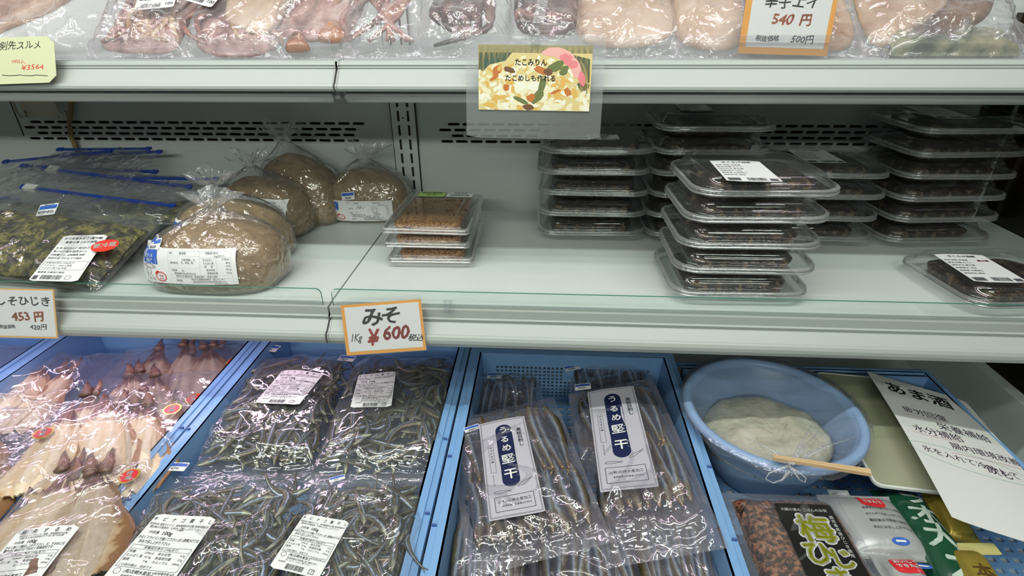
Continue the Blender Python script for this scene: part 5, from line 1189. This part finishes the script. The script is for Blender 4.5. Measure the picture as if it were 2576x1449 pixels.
# flattened box head letters with a white outline
for ch, x, y, s in (('梅', LW*.02, LH*.255, LW*.60), ('ひ', -LW*.14, LH*.055, LW*.50), ('じ', LW*.20, LH*.02, LW*.42), ('き', .0, -LH*.15, LW*.5)):
    n0 = len(p.mb.v); p.text(ch, x, y, s, 0, .085); p.mb.v[n0:] = [(a, b, .0002) for a, b, c in p.mb.v[n0:]]
    n0 = len(p.mb.v); p.text(ch, x, y, s, 1, .016); p.mb.v[n0:] = [(a, b, .0005) for a, b, c in p.mb.v[n0:]]
p.text('大隅の恵み ごはんのお供', -LW*.02, LH*.44, LW*.072, 0, .02); p.vtext('鹿児島県産ひじき使用', LW*.40, LH*.38, LW*.075, 0, .02, 1.15)
p.build('printed_text', [PAPER, YG], bl, lambda x, y: .0276, .0002)
# silver packs
SILV = mat('silver_foil_pack', (.50, .51, .51), .32, metal=.35, bump=(25, .3, .004))
def foil(name, label, px, Z, H, seed, m, mtz=.008):
    mw, w, h = frZ(px, Z); mw = mw @ Matrix.Translation((0, 0, -H-.001)); hf = pouch_hf(w, h, H, .004, mtz, .006, 3)
    t = thing(name, label, 'food pack', mw)
    xs = np.linspace(-w/2, w/2, 31); ys = np.linspace(-h/2, h/2, 37); X, Y = np.meshgrid(xs, ys)
    Zt = hf(X, Y)+.0012+crumple(X, Y, seed, .0012, 9, 6)
    MB().grid([[(float(X[j, i]), float(Y[j, i]), float(Zt[j, i])) for i in range(31)] for j in range(37)]).grid([[(-w/2+w*i/4, -h/2+h*j/4, 0) for i in range(4, -1, -1)] for j in range(5)]).build('pouch', m, t, smooth=True)
    hz = lambda x, y: float(hf(np.array(x), np.array(y))+.0012+crumple(np.array(x), np.array(y), seed, .0012, 9, 6))
    return t, mw, w, h, hz
def red_badge(t, mw, px, hz):
    c, lw, lh, a = loc_quad(mw, px, .012); ca, sa = math.cos(a), math.sin(a)
    p = Print(); ol = [(lw/2*math.copysign(abs(math.cos(q))**.55, math.cos(q)), lh/2*math.copysign(abs(math.sin(q))**.55, math.sin(q))) for q in [2*PI*i/40 for i in range(40)]]
    p.mb.add([(x*k, y*k, 0) for k in (.0001, .33, .66, 1) for x, y in ol], [(j*40+i, (j+1)*40+i, (j+1)*40+(i+1) % 40, j*40+(i+1) % 40) for j in range(3) for i in range(40)], 0)
    n0 = len(p.mb.v); p.text('おいしく', 0, lh*.17, lh*.26, 1, .03).text('できたて', 0, -lh*.12, lh*.26, 1, .03); p.mb.v[n0:] = [(x, y, .0006) for x, y, q in p.mb.v[n0:]]
    p.mb.v = [(c.x+x*ca-y*sa, c.y+x*sa+y*ca, q) for x, y, q in p.mb.v]
    p.build('red_badge', [REDS, PAPER], t, hz, .0006)
def slines(t, mw, quad, hz, lines, col=0):
    c, lw, lh, a = loc_quad(mw, quad, .012); ca, sa = math.cos(a), math.sin(a); p = Print()
    for k, s_ in enumerate(lines): p.text(s_, -lw/2, lh*(.4-.8*k/(max(1, len(lines)-1))), lw/max(len(s_), 1)*.95, 0, .01, 'LEFT')
    p.mb.v = [(c.x+x*ca-y*sa, c.y+x*sa+y*ca, q) for x, y, q in p.mb.v]; p.build('printed_text', [INKG], t, hz, .0006)
def blue_arc(t, mw, px, hz):
    c, lw, lh, a = loc_quad(mw, px, .012); p = Print(); p.disc(c.x, c.y, lw/2, lh/2, 0, 24); p.rect(c.x-lw*.28, c.x+lw*.28, c.y-lh*.12, c.y+lh*.12, 1, 2)
    k = len(p.mb.v)-9; p.mb.v = [(x, y, .0004 if i >= k else 0) for i, (x, y, q) in enumerate(p.mb.v)]; p.build('blue_mark', [BLUEP, PAPER], t, hz, .0006)
t, mw, w, h, hz = foil('silver_pack', 'upper silver foil pack with a red badge beside the flake pack', [(2062, 1228), (2258, 1222), (2345, 1385), (2160, 1392)], -.618, .018, 83, SILV)
red_badge(t, mw, [(2147, 1248), (2214, 1246), (2222, 1284), (2168, 1284)], hz); slines(t, mw, [(2172, 1290), (2268, 1276), (2300, 1340), (2196, 1345)], hz, ['滋養豊かな昔ながらの製法', 'あたためてお召し上がり下さい', '開封後は冷蔵庫で保存し', '早めにお召し上がり下さい']); blue_arc(t, mw, [(2236, 1356), (2284, 1360), (2292, 1376), (2246, 1374)], hz)
t, mw, w, h, hz = foil('silver_pack', 'lower silver foil pack with a red badge at the lower picture edge', [(2212, 1376), (2318, 1378), (2420, 1560), (2300, 1575)], -.612, .018, 84, SILV)
red_badge(t, mw, [(2232, 1406), (2306, 1402), (2322, 1452), (2258, 1456)], hz); blue_arc(t, mw, [(2300, 1404), (2350, 1406), (2358, 1420), (2312, 1416)], hz)
GREENP = mat('dark_green_pack', (.008, .065, .030), .25, bump=(22, .35, .004), coat=.4)
t, mw, w, h, hz = foil('green_pack', 'long dark green pack with large white characters', [(2246, 1205), (2345, 1205), (2500, 1500), (2360, 1520)], -.622, .030, 85, GREENP)
p = Print()
for ch, px, py, s in (('ラ', 2298, 1252, .040), ('オ', 2322, 1305, .040), ('大', 2368, 1362, .042), ('大', 2432, 1435, .046)):
    c, lw, lh, a = loc_quad(mw, [(px-10, py-10), (px+10, py-10), (px+10, py+10), (px-10, py+10)], .024); p.text(ch, c.x, c.y, s, 0, .03, 'CENTER', -.15)
a0 = loc_quad(mw, [(2320-4, 1278-4), (2320+4, 1278-4), (2320+4, 1278+4), (2320-4, 1278+4)], .028)[0]; a1 = loc_quad(mw, [(2392-4, 1350-4), (2392+4, 1350-4), (2392+4, 1350+4), (2392-4, 1350+4)], .028)[0]
p.line(a0.x, a0.y, a1.x, a1.y, .0016, 0, 12); p.build('printed_text', [mat('pale_green_white', (.50, .60, .52), .35)], t, hz, .0008)
GOLDP = mat('gold_foil_pack', (.40, .30, .05), .3, metal=.45, bump=(25, .35, .004))
t, mw, w, h, hz = foil('gold_pack', 'gold foil pack tucked behind the green pack under the white sheet', [(2330, 1200), (2405, 1200), (2440, 1335), (2378, 1345)], -.632, .014, 86, GOLDP)
t, mw, w, h, hz = foil('gold_pack', 'gold foil pack with a bright folded top at the lower right corner', [(2414, 1364), (2500, 1356), (2570, 1545), (2480, 1560)], -.612, .018, 87, GOLDP)
c, lw, lh, a = loc_quad(mw, [(2414, 1364), (2499, 1356), (2515, 1384), (2432, 1394)], .012)
sheet('folded_top', lw, lh, .001, lambda x, y: .007+.002*math.sin(x*40), mat('bright_gold_fold', (.62, .56, .22), .35, metal=.2), t, mw=Matrix.Translation((c.x, c.y, 0)) @ Matrix.Rotation(a, 4, 'Z'))
for i, (px, py) in enumerate(((2478, 1440),)):
    c, lw, lh, a = loc_quad(mw, [(px-10, py-10), (px+10, py-10), (px+10, py+10), (px-10, py+10)], .018); Print().text('本', c.x, c.y, .022, 0, .02).build('printed_text', [mat('gold_print_brown', (.10, .05, .01), .4)], t, hz, .0006)
t, mw, w, h, hz = foil('white_pack', 'small white packet between the bowl and the silver pack', [(2088, 1222), (2140, 1222), (2150, 1262), (2104, 1262)], -.640, .010, 88, mat('white_packet', (.62, .66, .66), .35))

# ================================================================== UPPER SHELF
UG = 'packs of dried seafood on the upper shelf'
FILMU = film('upper_film', haze=.10, gloss=2.4, rough=.13, crease=.9, hazecol=(.86, .80, .84))  # pink of the lamp light is put into the haze colour
def flesh(name, c1, c2, c3, sc=22, bump=.7, coat=.25): return mat(name, c2, .4, var=(sc, [(.38, c1), (.5, c2), (.63, c3)]), bump=(70, bump, .004), coat=coat)
TAN = flesh('tan_dried_fish', (.26, .12, .06), (.46, .28, .17), (.60, .44, .32))
BEIGE = flesh('beige_ray_fin', (.36, .22, .14), (.52, .37, .26), (.62, .48, .37), 9, .4)
ROSE = flesh('rose_dried_squid', (.20, .09, .08), (.38, .21, .18), (.54, .38, .35), 30)
OCTR = flesh('red_brown_octopus', (.10, .035, .03), (.26, .10, .075), (.44, .24, .18), 30)
OCTD = flesh('dark_purple_octopus', (.03, .02, .025), (.09, .05, .05), (.20, .11, .09), 24, .8, .4)
BRN = flesh('orange_brown_lump', (.16, .05, .02), (.34, .12, .05), (.46, .20, .09), 26, .5, .5)
DKB = flesh('dark_brown_skin', (.05, .025, .015), (.14, .08, .05), (.24, .15, .10), 12, .5)
GRN = flesh('green_brown_weed', (.06, .08, .05), (.20, .22, .13), (.38, .34, .20), 30)
def up_pack(label, x1, x2, L, ang, H, seed, zoff=0, yoff=0, rot=0, group=UG, fm=None, name='seafood_pack', amp=.005):
    a, b = atZ(x1, 150, ZU), atZ(x2, 150, ZU); a.y = b.y = .848+yoff; k = a.y/atZ(x1, 150, ZU).y
    ax, bx_ = atZ(x1, 150, ZU).x*k, atZ(x2, 150, ZU).x*k
    base = Vector(((ax+bx_)/2, .848+yoff, z(ZU)+.0012+zoff)); w = bx_-ax
    mw = Matrix.Translation(base) @ Matrix.Rotation(R(rot), 4, 'Z') @ Matrix.Rotation(R(ang), 4, 'X') @ Matrix.Translation((0, L/2, 0))
    hf = pouch_hf(w, L, H, .006, .02, .006, 5)
    t = pouch(name, label, 'seafood pack', group, mw, w, L, hf, seed, fm or FILMU, amp, 13, 46, 46, nc=11)
    return t, mw, w, L, hf
def slab(t, nm, pts, m, th, z0, seed, rough_=.002, dome=.004):
    """a fillet with a free outline, rounded edge and a wavy face"""
    c = Vector((sum(p[0] for p in pts)/len(pts), sum(p[1] for p in pts)/len(pts))); n = len(pts); D = []
    for i in range(n):
        for k in range(6):
            f = k/6; p0, p1, p2, p3 = [Vector(pts[(i+j-1) % n]) for j in range(4)]
            D.append(.5*((2*p1)+(-p0+p2)*f+(2*p0-5*p1+4*p2-p3)*f*f+(-p0+3*p1-3*p2+p3)*f**3))
    rows_ = []
    for q, hh in ((0.02, 1), (.25, 1), (.5, .97), (.7, .92), (.85, .8), (.95, .55), (1.0, .2), (1.0, 0)):
        row = []
        for d in D:
            x, y = c.x+(d.x-c.x)*q, c.y+(d.y-c.y)*q
            row.append((x, y, z0+th*hh+(dome*(1-q*q)+rough_*float(fbm(np.array(x), np.array(y), seed, 60, 3)))*(hh > .1)))
        rows_.append(row)
    mb = MB().grid(rows_, True); mb.add(rows_[0], [list(range(len(D)))]); mb.add(rows_[-1], [list(range(len(D)))[::-1]])
    return mb.build(nm, m, t, smooth=True)
def limb(t, nm, pts, r0, r1, m, seed=0, n=10, flat=.75):
    rs = random.Random(seed); P = []
    for i in range(len(pts)-1):
        for k in range(4): P.append(Vector(pts[i]).lerp(Vector(pts[i+1]), k/4))
    P.append(Vector(pts[-1]))
    for _ in range(2): P = [P[0]]+[(P[i-1]+P[i]*2+P[i+1])/4 for i in range(1, len(P)-1)]+[P[-1]]
    q = len(P)-1
    return MB().tube(P, [(r0+(r1-r0)*i/q)*(1+.10*math.sin(i*2.1+seed)) for i in range(q+1)], n, flat=flat).build(nm, m, t, smooth=True)
def fin_label(t, w, x, y, lw, lh, zl, rot=0):
    s = sheet('label', lw, lh, .002, lambda a, b: zl, LABELP, t, mw=Matrix.Translation((x, y, 0)) @ Matrix.Rotation(rot, 4, 'Z'))
    p = Print().text('名称 乾燥魚介', 0, lh*.38, lh*.10, 0, .01)
    for k, s_ in enumerate(['原材料名 いか 食塩', '内容量 100g 要冷蔵', '賞味期限 別途記載', '製造者 水産加工']): p.text(s_, -lw*.44, lh*(.22-.14*k), lh*.085, 0, .01, 'LEFT')
    p.barcode(-lw*.35, lw*.15, -lh*.46, -lh*.34, 0, 9).text('100', lw*.35, -lh*.38, lh*.11, 0, .02); p.build('printed_text', [INKG], s, lambda a, b: zl, .0006)
# from the left
t, mw, w, L, hf = up_pack('seafood pack at the upper left corner with one long tan fillet', -110, 235, .24, 38, .018, 101, fm=film('upper_smooth_film', haze=.16, gloss=1.5, rough=.08, crease=.15, hazecol=(.80, .74, .78)))  # this film's haze colour carries the pink light too
slab(t, 'fish_fillet', [(-.11, -.085), (-.03, -.045), (.02, .0), (.045, .06), (.03, .10), (-.06, .09), (-.12, .02)], TAN, .012, .001, 1)
slab(t, 'fish_fillet', [(-.12, -.03), (-.05, .01), (-.03, .08), (-.10, .09)], OCTR, .008, .012, 2)
t, mw, w, L, hf = up_pack('seafood pack of folded squid tentacles with a white label, second from the left', 218, 468, .235, 36, .026, 102, yoff=.002)
fin_label(t, w, .018, -.010, .060, .075, .031, .12)
for k in range(11):
    rs = random.Random(k+3); x0 = rs.uniform(-w*.32, w*.36); limb(t, 'tentacle', [(x0, .06, .010), (x0+rs.uniform(-.03, .03), .0, .014), (x0*.7+rs.uniform(-.05, .05), -.055, .013), (x0*.6+rs.uniform(-.06, .06), -.090, .008)], .0075, .0025, [TAN, ROSE][k % 2], k)
slab(t, 'squid_mantle', [(-w*.34, -.10), (w*.3, -.105), (w*.38, -.06), (w*.3, .08), (-w*.3, .09), (-w*.40, -.05)], ROSE, .007, .001, 4)
t, mw, w, L, hf = up_pack('seafood pack of cream squid with a slanted label, third from the left', 455, 722, .235, 38, .024, 103)
fin_label(t, w, -w*.30, .0, .052, .080, .030, -.35)
slab(t, 'squid_mantle', [(-w*.12, -.055), (w*.32, -.075), (w*.40, .02), (w*.3, .09), (-.02, .085), (-w*.20, .02)], BEIGE, .010, .010, 5, .003)
for k in range(7):
    rs = random.Random(k+31); x0 = -w*.36+k*w*.11; limb(t, 'tentacle', [(x0, -.02, .010), (x0+rs.uniform(-.04, .04), -.05, .011), (x0*.6+rs.uniform(-.05, .05), -.08, .009), (x0*.5+rs.uniform(-.06, .06), -.095, .005)], .0065, .002, [ROSE, OCTR, TAN][k % 3], k)
slab(t, 'squid_mantle', [(-w*.38, -.095), (w*.36, -.10), (w*.36, .06), (-w*.36, .06)], ROSE, .006, .001, 6)
t, mw, w, L, hf = up_pack('seafood pack of pale rose squid with two orange brown lumps showing below', 660, 895, .235, 37, .024, 104, yoff=.004)
slab(t, 'squid_mantle', [(-w*.38, -.07), (w*.36, -.07), (w*.40, .06), (-w*.36, .08)], ROSE, .008, .003, 7, .004)
slab(t, 'dried_piece', [(-w*.22, -.114), (w*.02, -.113), (-w*.02, -.096), (-w*.10, -.080), (-w*.19, -.086)], BRN, .010, .009, 8)
slab(t, 'dried_piece', [(w*.12, -.098), (w*.40, -.098), (w*.34, -.074), (w*.24, -.058), (w*.14, -.072)], BRN, .010, .012, 9, .004)
limb(t, 'tentacle', [(w*.30, .06, .012), (w*.22, .0, .014), (w*.12, -.045, .012)], .010, .003, OCTR, 3)
t, mw, w, L, hf = up_pack('seafood pack of red brown octopus arms left of the photo card', 845, 1070, .235, 38, .026, 105)
for k in range(9):
    rs = random.Random(k+41); x0 = -w*.34+k*w*.085; limb(t, 'octopus_arm', [(x0+.02, .08, .012), (x0+rs.uniform(-.02, .04), .01, .015), (x0*.7+rs.uniform(-.05, .05), -.045, .013), (x0*.6+rs.uniform(-.06, .06), -.09, .007)], .010, .003, [OCTR, ROSE, OCTR][k % 3], k)
t, mw, w, L, hf = up_pack('seafood pack of one dark round octopus beside the photo card', 1035, 1290, .235, 38, .030, 106)
slab(t, 'octopus_body', [(-w*.30, -.03), (-w*.05, -.055), (w*.22, -.02), (w*.28, .05), (w*.05, .10), (-w*.25, .07)], OCTD, .020, .004, 10, .004)
for k in range(5): limb(t, 'octopus_arm', [(-w*.25+k*w*.12, -.01, .014), (-w*.34+k*w*.15, -.045, .014), (-w*.10+k*w*.09, -.075, .012), (w*.12-k*w*.10, -.085-.004*k, .008)], .010, .003, OCTD, k)
t, mw, w, L, hf = up_pack('seafood pack of purple brown octopus behind the photo card', 1270, 1475, .235, 37, .028, 107)
slab(t, 'octopus_body', [(-w*.36, -.06), (w*.30, -.075), (w*.40, .0), (w*.3, .09), (-w*.34, .08)], OCTD, .016, .003, 12, .005)
limb(t, 'octopus_arm', [(-w*.36, -.05, .020), (-w*.1, -.062, .022), (w*.2, -.05, .018)], .010, .004, OCTR, 2)
MB().grid([[(-w*.10+.02*j/8-.008, -.085+.16*j/8, .032), (-w*.10+.02*j/8+.008, -.085+.16*j/8, .0325)] for j in range(9)]).build('film_fold', WT, t)
t, mw, w, L, hf = up_pack('seafood pack of pale beige ray fin with a white label at the top', 1440, 1722, .235, 37, .022, 108)
slab(t, 'ray_fin', [(-w*.40, -.09), (w*.36, -.085), (w*.42, .03), (w*.3, .10), (-w*.2, .10), (-w*.42, .02)], BEIGE, .010, .003, 13, .003)
fin_label(t, w, w*.05, .010, .085, .045, .028, -.04)
limb(t, 'rubber_band', [(-w*.32, -.005, .027), (-w*.22, .004, .028), (-w*.1, -.006, .028), (-w*.2, -.02, .028), (-w*.32, -.005, .027)], .0012, .0012, REDINK, 1, 6)
t, mw, w, L, hf = up_pack('seafood pack of pale ray fin standing behind the 540 yen card', 1690, 1900, .235, 39, .022, 109, yoff=.004)
slab(t, 'ray_fin', [(-w*.40, -.09), (w*.36, -.095), (w*.40, .03), (w*.3, .10), (-w*.3, .10), (-w*.42, .02)], BEIGE, .010, .003, 14, .003)
t, mw, w, L, hf = up_pack('seafood pack of rose ray fin right of the 540 yen card', 1880, 2185, .235, 37, .022, 110, yoff=.002)
slab(t, 'ray_fin', [(-w*.40, -.09), (w*.36, -.10), (w*.42, .03), (w*.3, .10), (-w*.2, .10), (-w*.42, .02)], TAN, .009, .003, 15, .003)
t, mw, w, L, hf = up_pack('wide seafood pack of ray with dark brown skin at the upper right', 2170, 2600, .25, 38, .026, 111, yoff=.012)
slab(t, 'ray_fin', [(-w*.44, -.105), (-w*.1, -.07), (w*.12, -.02), (w*.2, .08), (-.05, .11), (-w*.44, .06)], BEIGE, .010, .004, 16, .003)
slab(t, 'ray_skin', [(-w*.25, -.105), (w*.02, -.095), (w*.30, -.055), (w*.42, .02), (w*.30, .09), (w*.16, .02), (w*.05, -.05)], DKB, .010, .010, 17, .003)
fin_label(t, w, -w*.16, .0, .062, .055, .030, -.15)
t, mw, w, L, hf = up_pack('small flat pack of green brown weed lying at the front right of the upper shelf', 2225, 2590, .075, 22, .022, 112, yoff=.0, fm=FILMP)
heap('green_weed', t, hf, -w/2+.01, w/2-.01, -L/2+.004, L/2-.012, 113, GRN, .95, .004, 70)
